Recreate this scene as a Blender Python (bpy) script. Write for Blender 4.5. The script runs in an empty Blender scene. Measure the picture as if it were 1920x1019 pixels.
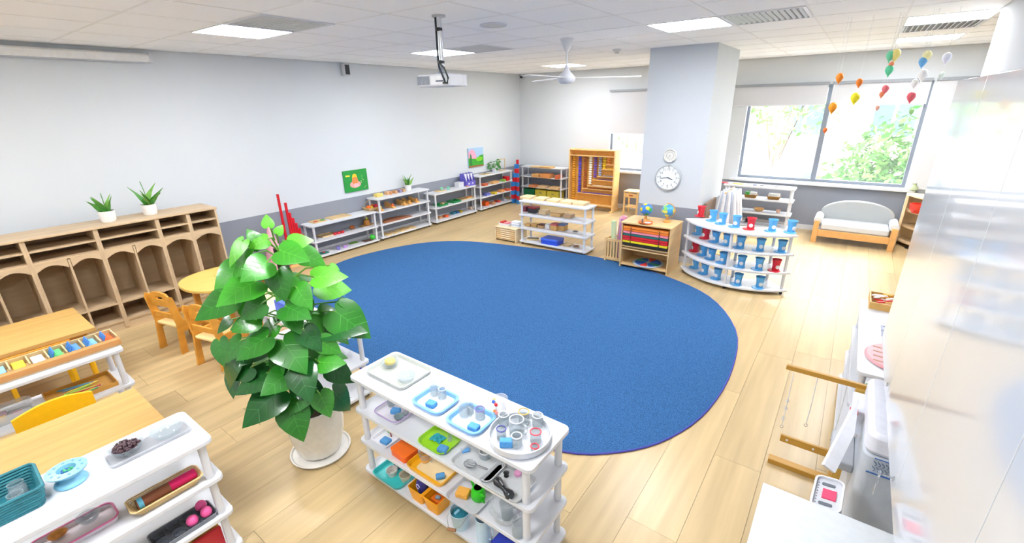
import bpy, math, random
from mathutils import Vector, Matrix
from math import sin, cos, pi, radians as R
random.seed(7)
S = bpy.context.scene
COL = S.collection
# ---------------------------------------------------------------- camera
CAM = Vector((0, 0, 2.06)); FPX = 848.0
YAW, PIT, ROL = R(36.7), R(20.25), R(-1.2)
FW = Vector((-sin(YAW)*cos(PIT), cos(YAW)*cos(PIT), -sin(PIT)))
RT = Vector((cos(YAW), sin(YAW), 0)); UP = RT.cross(FW)
R2 = cos(ROL)*RT + sin(ROL)*UP; U2 = -sin(ROL)*RT + cos(ROL)*UP
cd = bpy.data.cameras.new('camera'); cam = bpy.data.objects.new('camera', cd); COL.objects.link(cam)
cam.matrix_world = Matrix.Translation(CAM) @ Matrix((R2, U2, -FW)).transposed().to_4x4()
cd.sensor_width = 36; cd.lens = FPX*36/1920; cd.clip_start = .03; cd.clip_end = 200
S.camera = cam
# ---------------------------------------------------------------- world, exposure
S.view_settings.view_transform = 'Standard'; S.view_settings.look = 'None'
S.view_settings.gamma = 1; S.view_settings.use_curve_mapping = False
S.view_settings.exposure = 1.08
W = bpy.data.worlds.new('world'); S.world = W; W.use_nodes = True
bg = W.node_tree.nodes['Background']; bg.inputs[0].default_value = (.90, .95, 1, 1); bg.inputs[1].default_value = 10
PANEL = 24.0
sun = bpy.data.lights.new('sun', 'SUN'); sun.energy = 1.5; sun.angle = R(3); so = bpy.data.objects.new('sun', sun); COL.objects.link(so)
so.rotation_euler = (R(38), 0, R(150))
# ---------------------------------------------------------------- pixel of the 1920x1019 frame -> point on a real plane
def ray(px, py): return R2*(px-960) - U2*(py-509.5) + FW*FPX
def at(p, z=0.): d = ray(*p); return CAM + d*((z-CAM.z)/d.z)
def onX(p, X): d = ray(*p); return CAM + d*((X-CAM.x)/d.x)
def onY(p, Y): d = ray(*p); return CAM + d*((Y-CAM.y)/d.y)
# ---------------------------------------------------------------- materials
def lin(h):
    if isinstance(h, tuple): return h
    h = h.lstrip('#'); c = [int(h[i:i+2], 16)/255 for i in (0, 2, 4)]
    return tuple(x/12.92 if x <= .04045 else ((x+.055)/1.055)**2.4 for x in c)
MC = {}
def mat(h, rough=.5, kind='plain', metal=0., scale=30, amt=.06, spec=.5, coat=0.):
    key = (h, rough, kind, metal, scale, amt, coat)
    if key in MC: return MC[key]
    m = bpy.data.materials.new(kind + '_' + str(h).strip('#')); m.use_nodes = True
    nt = m.node_tree; N = nt.nodes; L = nt.links; b = N['Principled BSDF']
    c = lin(h); b.inputs['Roughness'].default_value = rough; b.inputs['Metallic'].default_value = metal
    b.inputs['Coat Weight'].default_value = coat; b.inputs['Specular IOR Level'].default_value = spec
    tc = N.new('ShaderNodeTexCoord'); src = tc.outputs['Object']
    nz = N.new('ShaderNodeTexNoise'); nz.inputs['Scale'].default_value = scale; nz.inputs['Detail'].default_value = 3
    mix = N.new('ShaderNodeMix'); mix.data_type = 'RGBA'
    mix.inputs['A'].default_value = (*[x*(1-amt*2) for x in c], 1); mix.inputs['B'].default_value = (*[min(1, x*(1+amt)) for x in c], 1)
    fac = nz.outputs['Fac']
    if kind in ('wood', 'plank', 'woodx', 'beech'):
        mp = N.new('ShaderNodeMapping'); L.new(src, mp.inputs['Vector'])
        mp.inputs['Scale'].default_value = {'plank': (16, .9, 16), 'woodx': (1.2, 22, 22), 'beech': (1.2, 22, 22)}.get(kind, (14, 1.2, 14))
        oi = N.new('ShaderNodeObjectInfo'); ad = N.new('ShaderNodeVectorMath'); ad.operation = 'ADD'
        sc = N.new('ShaderNodeVectorMath'); sc.operation = 'SCALE'; sc.inputs['Scale'].default_value = 37
        cmb = N.new('ShaderNodeCombineXYZ'); L.new(oi.outputs['Random'], cmb.inputs[0]); L.new(oi.outputs['Random'], cmb.inputs[1])
        L.new(cmb.outputs[0], sc.inputs[0]); L.new(mp.outputs[0], ad.inputs[0]); L.new(sc.outputs[0], ad.inputs[1]); L.new(ad.outputs[0], nz.inputs['Vector'])
        nz.inputs['Scale'].default_value = 1.0 if kind != 'beech' else 1.6; nz.inputs['Detail'].default_value = 5
        cr = N.new('ShaderNodeMapRange'); cr.inputs['From Min'].default_value = .3; cr.inputs['From Max'].default_value = .7
        L.new(fac, cr.inputs['Value']); fac = cr.outputs['Result']
        if kind == 'plank':
            h2 = N.new('ShaderNodeHueSaturation'); mr = N.new('ShaderNodeMapRange'); L.new(oi.outputs['Random'], mr.inputs['Value'])
            mr.inputs['To Min'].default_value = .9; mr.inputs['To Max'].default_value = 1.06
            L.new(mr.outputs['Result'], h2.inputs['Value']); L.new(mix.outputs['Result'], h2.inputs['Color']); L.new(h2.outputs[0], b.inputs['Base Color'])
    else: L.new(src, nz.inputs['Vector'])
    if kind == 'fabric':
        bp = N.new('ShaderNodeBump'); bp.inputs['Strength'].default_value = .5; bp.inputs['Distance'].default_value = .004
        L.new(nz.outputs['Fac'], bp.inputs['Height']); L.new(bp.outputs[0], b.inputs['Normal'])
        cr = N.new('ShaderNodeMapRange'); cr.inputs['From Min'].default_value = .35; cr.inputs['From Max'].default_value = .65
        L.new(fac, cr.inputs['Value']); fac = cr.outputs['Result']
    L.new(fac, mix.inputs['Factor'])
    if not b.inputs['Base Color'].is_linked: L.new(mix.outputs['Result'], b.inputs['Base Color'])
    if kind == 'glass':
        b.inputs['Transmission Weight'].default_value = .92; b.inputs['IOR'].default_value = 1.2
    if kind == 'clear':      # clear plastic / thin glass
        b.inputs['Alpha'].default_value = .08 if h == '#f6fbff' else .3
    if kind == 'petal': b.inputs['Subsurface Weight'].default_value = .0
    MC[key] = m; return m
def emis(h, st):
    m = bpy.data.materials.new('glow'); m.use_nodes = True; b = m.node_tree.nodes['Principled BSDF']
    b.inputs['Base Color'].default_value = (1, 1, 1, 1); b.inputs['Emission Color'].default_value = (*lin(h), 1); b.inputs['Emission Strength'].default_value = st
    return m
WHITE = mat('#d8dadf', .35, scale=8, amt=.01); WALL = mat('#d5dade', .8, scale=3, amt=.01); CEIL = mat('#fafafa', .9, scale=60, amt=.02)
GREYW = mat('#8f949f', .6, scale=3, amt=.02); FLOORB = mat('#b4946a', .6); PLANK = mat('#c6ad80', .32, 'plank', amt=.085)
PINE = mat('#d9bd8c', .45, 'wood', amt=.06); ASH = mat('#c9b08e', .5, 'wood', amt=.06); ASHB = mat('#b9a283', .6, 'wood', amt=.07)
BEECH = mat('#d9a452', .32, 'beech', amt=.09); HONEY = mat('#dd9c3c', .35, 'wood', amt=.08); OAK = mat('#c8923f', .4, 'wood', amt=.08)
GLASS = mat('#b9c6cc', .03, 'clear'); CLEAR = mat('#e8eef2', .12, 'clear', amt=.02); BLACK = mat('#1c1c20', .4); CHROME = mat('#c9ccd0', .2, metal=.9)
DGREY = mat('#5c6470', .4); LGREY = mat('#b9bec6', .35); SOIL = mat('#3a2b1f', .9, scale=120, amt=.3)
# ---------------------------------------------------------------- mesh builder
class MB:
    def __init__(s): s.v = []; s.f = []; s.m = []
    def add(s, vs, fs, mi=0, T=None):
        o = len(s.v); s.v += [tuple(T @ Vector(v)) if T else tuple(v) for v in vs]
        s.f += [tuple(i+o for i in f) for f in fs]; s.m += [mi]*len(fs); return s
    def box(s, c, d, mi=0, T=None, rz=0):
        x, y, z = [k/2 for k in d]; c_, s_ = cos(rz), sin(rz)
        vs = [(c[0]+a*x*c_-b*y*s_, c[1]+a*x*s_+b*y*c_, c[2]+e*z) for a in (-1, 1) for b in (-1, 1) for e in (-1, 1)]
        return s.add(vs, [(0, 1, 3, 2), (4, 6, 7, 5), (0, 4, 5, 1), (2, 3, 7, 6), (0, 2, 6, 4), (1, 5, 7, 3)], mi, T)
    def bx(s, x0, x1, y0, y1, z0, z1, mi=0): return s.box(((x0+x1)/2, (y0+y1)/2, (z0+z1)/2), (x1-x0, y1-y0, z1-z0), mi)
    def lathe(s, prof, n=20, c=(0, 0, 0), mi=0, sx=1, sy=1, T=None, cap=True):
        vs = []; fs = []
        for r, z in prof:
            for k in range(n): a = 2*pi*k/n; vs.append((c[0]+r*cos(a)*sx, c[1]+r*sin(a)*sy, c[2]+z))
        for i in range(len(prof)-1):
            for k in range(n): fs.append((i*n+k, i*n+(k+1) % n, (i+1)*n+(k+1) % n, (i+1)*n+k))
        if cap and prof[0][0] > 1e-5: fs.append(tuple(range(n))[::-1])
        if cap and prof[-1][0] > 1e-5: fs.append(tuple((len(prof)-1)*n+k for k in range(n)))
        return s.add(vs, fs, mi, T)
    def tube(s, pts, r, n=8, mi=0, r1=None, closed=False):
        P = [Vector(p) for p in pts]; vs = []; fs = []; m = len(P)
        for i, p in enumerate(P):
            if closed: t = P[(i+1) % m]-P[i-1]
            else: t = P[min(i+1, m-1)]-P[max(i-1, 0)]
            t.normalize(); u = t.cross(Vector((0, 0, 1)) if abs(t.z) < .9 else Vector((1, 0, 0))).normalized(); w = t.cross(u)
            rr = r if r1 is None else r+(r1-r)*i/(m-1)
            for k in range(n): a = 2*pi*k/n; vs.append(tuple(p+u*cos(a)*rr+w*sin(a)*rr))
        for i in range(m if closed else m-1):
            j = (i+1) % m
            for k in range(n): fs.append((i*n+k, i*n+(k+1) % n, j*n+(k+1) % n, j*n+k))
        if not closed: fs += [tuple(range(n))[::-1], tuple((m-1)*n+k for k in range(n))]
        return s.add(vs, fs, mi)
    def prism(s, poly, z0, z1, mi=0, T=None):
        n = len(poly); vs = [(x, y, z0) for x, y in poly]+[(x, y, z1) for x, y in poly]
        return s.add(vs, [tuple(range(n))[::-1], tuple(range(n, 2*n))]+[(k, (k+1) % n, n+(k+1) % n, n+k) for k in range(n)], mi, T)
    def ball(s, c, r, n=12, m=8, mi=0, sz=1, sx=1, sy=1): return s.lathe([(max(1e-6, r*sin(pi*i/m)), -r*cos(pi*i/m)*sz) for i in range(m+1)], n, c, mi, sx, sy)
    def ringtray(s, L, W_, h, t=.006, rad=.03, flare=.0, mi=0, base=.004, z=0):
        o = rrect(L, W_, rad); i = rrect(L-2*t, W_-2*t, max(rad-t, .003)); b = rrect(L-2*flare, W_-2*flare, rad); bi = rrect(L-2*flare-2*t, W_-2*flare-2*t, max(rad-t, .003))
        n = len(o); vs = [(*p, z) for p in b]+[(*p, z+h) for p in o]+[(*p, z+h) for p in i]+[(*p, z+base) for p in bi]
        fs = [tuple(range(n))[::-1], tuple(range(3*n, 4*n))]
        for q in range(3): fs += [(q*n+k, q*n+(k+1) % n, (q+1)*n+(k+1) % n, (q+1)*n+k) for k in range(n)]
        return s.add(vs, fs, mi)
    def build(s, name, mats, parent=None, loc=(0, 0, 0), rz=0, bev=0, rot=None):
        me = bpy.data.meshes.new(name); me.from_pydata(s.v, [], s.f)
        for m in (mats if isinstance(mats, (list, tuple)) else [mats]): me.materials.append(m)
        me.polygons.foreach_set('material_index', s.m); me.polygons.foreach_set('use_smooth', [True]*len(s.f)); me.update()
        me.set_sharp_from_angle(angle=R(38))
        o = bpy.data.objects.new(name, me); COL.objects.link(o); o.location = loc; o.rotation_euler = rot or (0, 0, rz)
        if parent: o.parent = parent
        if bev: b = o.modifiers.new('bevel', 'BEVEL'); b.width = bev; b.segments = 2; b.limit_method = 'ANGLE'
        return o
def rrect(L, W_, r, n=4):
    p = []
    for cx, cy, a0 in ((1, 1, 0), (-1, 1, 90), (-1, -1, 180), (1, -1, 270)):
        for k in range(n+1): a = R(a0+90*k/n); p.append((cx*(L/2-r)+r*cos(a), cy*(W_/2-r)+r*sin(a)))
    return p
def tag(o, label, cat, group=None):
    o['label'] = label; o['category'] = cat
    if group: o['group'] = group
    return o
def thing(name, label, cat, loc=(0, 0, 0), rz=0, group=None):
    o = bpy.data.objects.new(name, None); COL.objects.link(o); o.location = loc; o.rotation_euler = (0, 0, rz); o.empty_display_size = .05
    return tag(o, label, cat, group)
def struct(o): o['kind'] = 'structure'; return o
def dup(o, loc=None, rz=None, label=None, parent=None):
    c = o.copy(); COL.objects.link(c)
    if loc is not None: c.location = loc
    if rz is not None: c.rotation_euler = (0, 0, rz)
    if label: c['label'] = label
    if parent: c.parent = parent
    for ch in list(o.children):
        k = dup(ch, parent=c)
    return c

# ================================================================ room shell
XL, YB, H, XR, YN = -6.28, 8.85, 2.685, 3.0, -1.6
m = MB().bx(XL, XR, YN, YB, -.08, -.014); fl = struct(m.build('floor', FLOORB))
PW, PLn = .258, 1.5
pm = MB().box((0, 0, -.006), (PW-.0016, PLn-.0016, .012)).build('plank', PLANK, fl, bev=0)
first = True
for i in range(36):
    off = random.uniform(0, 1.3)
    y = YN-off
    while y < YB-.01:
        a, b = max(y, YN), min(y+PLn, YB)
        if b-a > .05:
            if abs((b-a)-PLn) < 1e-3 and not first:
                o = pm.copy(); COL.objects.link(o)
            elif first and abs((b-a)-PLn) < 1e-3: o = pm; first = False
            else: o = MB().box((0, 0, -.006), (PW-.0016, b-a-.0016, .012)).build('plank', PLANK, fl)
            o.location = (XL+PW*(i+.5), (a+b)/2, 0)
        y += PLn
# ceiling
ce = struct(MB().bx(XL, XR, YN, YB, H+.012, H+.1).build('ceiling', CEIL))
TS = .6; GX0 = XL+.01; GX = [-4.67+TS*k for k in range(-3, 13)]; GY = [.02+TS*k for k in range(-3, 15)]
LIGHTS = {(-4.67, 1.82), (-4.67, 4.22), (-4.67, 7.22), (-1.67, 4.22), (.13, 5.42), (.13, 7.22), (-4.67, -.58), (-1.67, 1.22), (-1.67, -.58)}
VENTS = {(-4.07, 1.82), (-1.07, 4.22), (.13, 6.02), (-4.07, 4.22)}
near = lambda a, b: abs(a-b) < .02
tile0 = None
for x in GX:
    for y in GY:
        if any(near(x, a) and near(y, b) for a, b in LIGHTS | VENTS): continue
        x0, x1, y0, y1 = max(x, XL), min(x+TS, XR), max(y, YN), min(y+TS, YB)
        if x1-x0 < .03 or y1-y0 < .03: continue
        full = near(x1-x0, TS) and near(y1-y0, TS)
        if full and tile0: o = tile0.copy(); COL.objects.link(o)
        else:
            o = MB().box((0, 0, .006), (x1-x0-.016, y1-y0-.016, .012)).build('ceiling_tile', CEIL, ce)
            if full: tile0 = o
        o.location = ((x0+x1)/2, (y0+y1)/2, H)
g = MB()
for x in GX[1:]: g.bx(x-.008, x+.008, YN, YB, H-.002, H+.011)
for y in GY[1:]: g.bx(XL, XR, y-.008, y+.008, H-.0022, H+.0108)
g.build('ceiling_grid', mat('#f0f0ee', .8, amt=.01), ce)
# walls
wl = struct(MB().bx(XL-.12, XL, YN, YB, -.014, H+.012).build('wall_left', WALL))
MB().bx(XL, XL+.006, 2.06, YB, .08, .735).build('wainscot', GREYW, wl)
WX = [(-4.06, -2.75, .76, 2.26), (-1.60, .70, .78, 2.26)]
wb = MB(); xs = XL-.12
for x0, x1, z0, z1 in WX:
    wb.bx(xs, x0, YB, YB+.22, -.014, H+.012); wb.bx(x0, x1, YB, YB+.22, -.014, z0); wb.bx(x0, x1, YB, YB+.22, z1, H+.012); xs = x1
wb.bx(xs, XR+.12, YB, YB+.22, -.014, H+.012)
wbk = struct(wb.build('wall_back', WALL))
MB().bx(XL+.006, XR, YB-.006, YB, .08, .735).build('wainscot', GREYW, wbk)
struct(MB().bx(XR, XR+.12, YN, YB, -.014, H+.012).build('wall_right', WALL))
struct(MB().bx(.70, .82, YN, 5.43, 0, H).build('wall_cabinet_side', WALL))
struct(MB().bx(XL-.12, XR+.12, YN-.12, YN, -.014, H+.012).build('wall_near', WALL))
pil = struct(MB().bx(-2.29, -1.49, 6.05, 7.2, 0, H).build('wall_pillar', mat('#ccd2d8', .8, scale=3, amt=.01)))
pw = MB(); pw.bx(-2.296, -1.484, 6.044, 7.2, .08, .745); pw.build('wainscot', GREYW, pil)
pw = MB(); pw.bx(-2.302, -1.478, 6.038, 7.2, 0, .08); pw.build('skirting', WHITE, pil)
struct(MB().bx(XL, XL+.014, YN, YB, 0, .08).build('baseboard_left', WHITE))
struct(MB().bx(XL+.014, XR, YB-.014, YB, 0, .08).build('baseboard_back', WHITE))
# windows
FRM = mat('#7d8590', .4, amt=.02)
def window(n, x0, x1, z0, z1, mull, blindz, bx0, bx1, nb):
    f = MB(); t = .045; y0, y1 = YB+.06, YB+.12
    f.bx(x0, x1, y0, y1, z0, z0+t); f.bx(x0, x1, y0, y1, z1-t, z1); f.bx(x0, x0+t, y0, y1, z0+t, z1-t); f.bx(x1-t, x1, y0, y1, z0+t, z1-t)
    for mx in mull: f.bx(mx-.035, mx+.035, y0-.01, y1, z0+t, z1-t)
    w = struct(f.build('window_%d' % n, FRM))
    e = [x0]+mull+[x1]
    for a, b in zip(e[:-1], e[1:]): MB().bx(a+.035, b-.035, y0+.025, y0+.031, z0+t, z1-t).build('pane', mat('#f6fbff', .0, 'clear', amt=.0, spec=.3), w)
    MB().bx(x0-.10, x1+.12, YB-.07, YB+.06, z0-.045, z0-.012).build('sill', WHITE, w, bev=.004)
    ex = [bx0+(bx1-bx0)*k/nb for k in range(nb+1)]
    for k in range(nb):
        b = thing('roller_blind', BL[n][k], 'blind', ((ex[k]+ex[k+1])/2, YB-.03, z1), 0, None); L_ = ex[k+1]-ex[k]
        MB().bx(-L_/2+.01, L_/2-.01, -.003, .0, blindz-z1, 0).build('blind_fabric', mat('#d0d2d7', .8, amt=.01), b)
        MB().bx(-L_/2, L_/2, -.03, .025, -.004, .035).build('head_rail', mat('#9aa0a8', .5), b)
        MB().bx(-L_/2+.01, L_/2-.01, -.006, .004, blindz-z1-.012, blindz-z1+.008).build('bottom_rail', WHITE, b)
BL = {1: ['white roller blind half lowered over the narrow window left of the pillar'],
      2: ['white roller blind over the left pane of the wide window', 'white roller blind over the right pane of the wide window', 'white roller blind over the wall right of the wide window']}
window(1, *WX[0][:4], [], 1.49, -4.08, -2.72, 1)
window(2, -1.60, .70, .78, 2.26, [-.47], 1.97, -1.82, -.5, 1)
BL[2] = BL[2][1:]
for n_, (a, b, zz) in enumerate([(-.46, .68, 1.97), (.72, 1.45, .80)]):
    L_ = b-a; bl = thing('roller_blind', BL[2][n_], 'blind', ((a+b)/2, YB-.03, 2.26))
    MB().bx(-L_/2+.01, L_/2-.01, -.003, .0, zz-2.26, 0).build('blind_fabric', mat('#d0d2d7', .8, amt=.01), bl)
    MB().bx(-L_/2, L_/2, -.03, .025, -.004, .035).build('head_rail', mat('#9aa0a8', .5), bl)
    MB().bx(-L_/2+.01, L_/2-.01, -.006, .004, zz-2.26-.012, zz-2.26+.008).build('bottom_rail', WHITE, bl)
# ceiling lights and vents
GL = emis('#fbfcff', PANEL)
LL = {(-4.67, 1.82): 'square ceiling light panel at upper left, beside a perforated vent', (-4.67, 4.22): 'square ceiling light panel behind the projector pole', (-4.67, 7.22): 'small far ceiling light panel behind the fan',
      (-1.67, 4.22): 'bright square ceiling light panel right of the fan, touching a slatted vent', (.13, 5.42): 'ceiling light panel at upper right, nearest the white cupboards', (.13, 7.22): 'ceiling light panel above the wide window, beyond the slatted vent',
      (-4.67, -.58): 'unseen added ceiling light panel above the bottom-left shelves', (-1.67, 1.22): 'unseen added ceiling light panel above the near end of the room', (-1.67, -.58): 'unseen added ceiling light panel behind the viewpoint'}  # these three panels are out of view, added to fill the room with light
for (x, y), lb in LL.items():
    t = thing('ceiling_light', lb, 'light', (x+.3, y+.3, H))
    MB().bx(-.28, .28, -.28, .28, -.002, .004).build('diffuser', GL, t)
    f = MB()
    for s_ in (-1, 1): f.bx(-.292, .292, s_*.286-.006, s_*.286+.006, -.006, .010); f.bx(s_*.286-.006, s_*.286+.006, -.28, .28, -.0058, .0098)
    f.build('frame', WHITE, t)
VL = {(-4.07, 1.82): 'grey perforated square ceiling vent beside the upper-left light panel', (-1.07, 4.22): 'slatted ceiling vent right of the brightest light panel', (.13, 6.02): 'slatted ceiling vent between the two light panels at upper right', (-4.07, 4.22): 'plain grey ceiling vent right of the projector pole'}
for (x, y), lb in VL.items():
    perf = x < -3
    t = thing('ceiling_vent', lb, 'vent', (x+.3, y+.3, H))
    MB().bx(-.28, .28, -.28, .28, .004, .008).build('backing', mat('#c4c7c9', .7) if perf else mat('#8b8f92', .7), t)
    f = MB()
    for s_ in (-1, 1): f.bx(-.29, .29, s_*.28-.012, s_*.28+.012, -.008, .010); f.bx(s_*.28-.012, s_*.28+.012, -.27, .27, -.008, .010)
    f.build('frame', WHITE, t)
    if perf:
        for k in range(18):
            MB().bx(-.265, .265, -.262+k*.0308-.009, -.262+k*.0308+.009, -.002, .002).build('slat', mat('#d3d5d6', .6), t)
    else:
        for k in range(13):
            sl = MB().box((0, 0, 0), (.006, .52, .03)).build('slat', WHITE, t, loc=(-.25+k*.0417, 0, -.0)); sl.rotation_euler = (0, R(35), 0)
# rug
def superell(cx, cy, a, b, n, k=72):
    return [(cx+a*abs(cos(t))**(2/n)*(1 if cos(t) >= 0 else -1), cy+b*abs(sin(t))**(2/n)*(1 if sin(t) >= 0 else -1)) for t in [2*pi*i/k for i in range(k)]]
RUGP = [(-3.65, 5.46), (-3.422, 5.503), (-3.212, 5.538), (-3.016, 5.564), (-2.83, 5.58), (-2.658, 5.587), (-2.501, 5.584), (-2.351, 5.572), (-2.2, 5.55), (-2.048, 5.52), (-1.898, 5.48), (-1.749, 5.43), (-1.6, 5.37), (-1.448, 5.302), (-1.293, 5.226), (-1.145, 5.134), (-1.01, 5.02), (-0.888, 4.877), (-0.776, 4.71), (-0.679, 4.531), (-0.6, 4.35), (-0.544, 4.166), (-0.508, 3.974), (-0.485, 3.782), (-0.47, 3.6), (-0.462, 3.426), (-0.464, 3.256), (-0.474, 3.096), (-0.49, 2.95), (-0.513, 2.82), (-0.543, 2.703), (-0.579, 2.597), (-0.62, 2.5), (-0.664, 2.412), (-0.713, 2.335), (-0.768, 2.265), (-0.83, 2.2), (-0.895, 2.139), (-0.963, 2.083), (-1.044, 2.033), (-1.15, 1.99), (-1.276, 1.953), (-1.42, 1.922), (-1.591, 1.898), (-1.8, 1.88), (-2.068, 1.866), (-2.384, 1.857), (-2.708, 1.857), (-3.0, 1.87), (-3.247, 1.896), (-3.472, 1.934), (-3.686, 1.985), (-3.9, 2.05), (-4.122, 2.132), (-4.344, 2.23), (-4.556, 2.338), (-4.75, 2.45), (-4.926, 2.567), (-5.088, 2.691), (-5.23, 2.819), (-5.35, 2.95), (-5.445, 3.08), (-5.517, 3.213), (-5.569, 3.351), (-5.6, 3.5), (-5.608, 3.667), (-5.593, 3.847), (-5.561, 4.029), (-5.52, 4.2), (-5.472, 4.362), (-5.412, 4.519), (-5.34, 4.666), (-5.25, 4.8), (-5.151, 4.917), (-5.041, 5.021), (-4.905, 5.115), (-4.73, 5.2), (-4.493, 5.278), (-4.209, 5.348), (-3.915, 5.408)]
ru = thing('rug', 'large blue oval carpet rug in the middle of the wooden floor', 'rug', (-3, 3.7, 0))
P_ = [(x+3, y-3.7) for x, y in RUGP]
MB().prism(P_, 0.0, .012).build('pile', mat('#3a6698', .95, 'fabric', scale=190, amt=.22, spec=.1), ru)
MB().tube([(x, y, .0065) for x, y in P_], .0065, 6, closed=True).build('binding', mat('#4a49a8', .8), ru)
# ================================================================ outdoors
gr = struct(MB().bx(-40, 40, YB+.5, 60, -3.6, -3.5).build('ground', mat('#8f8d86', .9)))
bd = thing('building', 'pale pink and white building across the street behind the wide window', 'building', (0, 24, -3.5))
MB().bx(-16, 14, 0, 6, 0, 12).build('wall', mat('#7a6b67', .9, scale=1, amt=.02), bd)
MB().bx(-16.1, 14.1, -.25, 0, 6.1, 6.5).build('ledge', mat('#6a645e', .9), bd)
for zz in (1.2, 4.0, 7.4):
    for xx in range(-14, 13, 3):
        w = MB().bx(xx-.75, xx+.75, -.06, .02, zz, zz+1.5).build('window', mat('#8a8a8a', .6), bd)
        for q in (-.36, .36): MB().bx(xx+q-.3, xx+q+.3, -.08, -.06, zz+.12, zz+1.38).build('pane', mat('#33424f', .2), w)
struct(MB().bx(-5.2, -1.9, 9.6, 11, .6, .9).build('balcony', mat('#b0b0ac', .8)))
ra = thing('railing', 'dark slatted railing outside the narrow window left of the pillar', 'railing', (-4.9, 10.6, .9))
for k in range(24): MB().box((k*.11, 0, .3), (.05, .03, .42)).build('bar', mat('#5e6570', .6), ra)
for zz in (.08, .52): MB().bx(-.1, 2.7, -.02, .02, zz-.02, zz+.02).build('rail', mat('#5e6570', .6), ra)
def tree(label, x, y, z0, zc, r, n, h1):
    t = thing('tree', label, 'tree', (x, y, z0)); tr = MB()
    tr.tube([(0, 0, 0), (.1, 0, (zc-z0)*.5), (0, 0, zc-z0)], .14, 8, r1=.06)
    for k in range(7): a = k*.9; tr.tube([(0, 0, (zc-z0)*.6), (cos(a)*r*.4, sin(a)*r*.4, zc-z0), (cos(a)*r*.8, sin(a)*r*.8, zc-z0+r*.4*sin(k))], .05, 5, r1=.015)
    tr.build('trunk', mat('#8d7a66', .9), t); c = MB()
    for k in range(n):
        u = Vector((random.gauss(0, 1), random.gauss(0, 1), random.gauss(0, .8))); u = u.normalized()*r*random.uniform(.35, 1)
        q = Vector((random.uniform(-1, 1), random.uniform(-1, 1), random.uniform(-1, .3))).normalized(); w = q.cross(Vector((random.random(), random.random(), 1))).normalized()
        l = random.uniform(.14, .3); o = u+Vector((0, 0, zc-z0))
        c.add([o, o+q*l*.5+w*l*.2, o+q*l, o+q*l*.5-w*l*.2], [(0, 1, 2, 3)], random.randrange(2))
    f = c.build('foliage', [mat(h1, .6), mat('#517a30', .6)], t); f['kind'] = 'stuff'
tree('bushy bright green tree close outside the right pane of the wide window', 1.2, 13.6, -3.5, .15, 1.75, 5200, '#34681f')
tree('thin pale tree outside the left pane of the wide window', -1.9, 15.5, -3.5, 2.2, 1.5, 900, '#6f9458')
tree('green tree behind the slatted railing of the narrow window', -6.3, 14.2, -3.5, -.2, 1.7, 2600, '#5d8a48')

# ================================================================ white tiered shelves
L4 = [.06, .27, .48, .69]; L3 = [.06, .31, .565]
def shelf(label, loc, rz, L, D, lv, ins=.045):
    t = thing('white_shelf', label, 'shelf', (loc[0], loc[1], 0), rz)
    for z in lv: MB().prism(rrect(L, D, .03, 4), z-.022, z).build('shelf_board', WHITE, t, bev=.003)
    for sx in (-1, 1):
        for sy in (-1, 1):
            x, y = sx*(L/2-ins), sy*(D/2-ins*.75); p = MB()
            for a, b in zip(lv[:-1], lv[1:]): p.lathe([(.017, 0), (.019, .012), (.017, .03), (.017, b-a-.05), (.02, b-a-.022)], 12, (x, y, a))
            p.build('post', WHITE, t)
            c = MB(); c.lathe([(.006, .012), (.006, lv[0]-.022)], 8, (x, y, 0), 1)
            c.lathe([(.014, -.007), (.018, -.004), (.018, .004), (.014, .007)], 12, (0, 0, 0), 0, T=Matrix.Translation((x, y, .018)) @ Matrix.Rotation(pi/2, 4, 'X'))
            c.box((x, y, .026), (.016, .024, .012), 1); c.build('caster', [BLACK, LGREY], t)
    return t
SX = XL+.012+.155
shelf('three-tier white shelf beside the red rods against the left wall', (SX+.01, 3.86), pi/2, 1.14, .30, [.05, .27, .505])
shelf('four-tier white shelf under the middle snake plant on the left wall', (SX+.01, 5.03), pi/2, 1.14, .30, L4)
shelf('three-tier white shelf with the green trays on the left wall', (SX+.01, 6.29), pi/2, 1.18, .30, L3)
shelf('four-tier white shelf carrying the leafy plant, last on the left wall', (SX+.01, 7.54), pi/2, 1.14, .30, [.06, .29, .51, .72])
shelf('four-tier white shelf with green and yellow drawers in the back corner', (-5.47, YB-.24), 0, 1.1, .30, [.09, .32, .55, .76])
shelf('four-tier white shelf standing in mid-room beyond the blue rug', (-3.41, 5.71), 0, 1.17, .31, L4)
shelf('large four-tier white shelf in the foreground holding glass and sponge trays', (-1.395, 1.325), 0, 1.20, .33, L4)
shelf('four-tier white shelf at the bottom left with the teal basket on top', (-2.24, -.07), pi/2, 1.17, .34, L4)
shelf('three-tier white shelf at left holding the box of coloured cards', (-3.86, .0), pi/2, 1.18, .35, [.06, .325, .585])
shelf('four-tier white shelf at the right behind the wooden hanging stand', (.42, 3.33), pi/2, 1.16, .38, L4)
shelf('four-tier white shelf under the wide window behind the cups', (-1.16, YB-.42), 0, 1.05, .30, [.09, .31, .53, .73])
shelf('low white shelf mostly hidden behind the big potted plant', (-3.1, 1.56), 0, 1.0, .30, L3)
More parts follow.
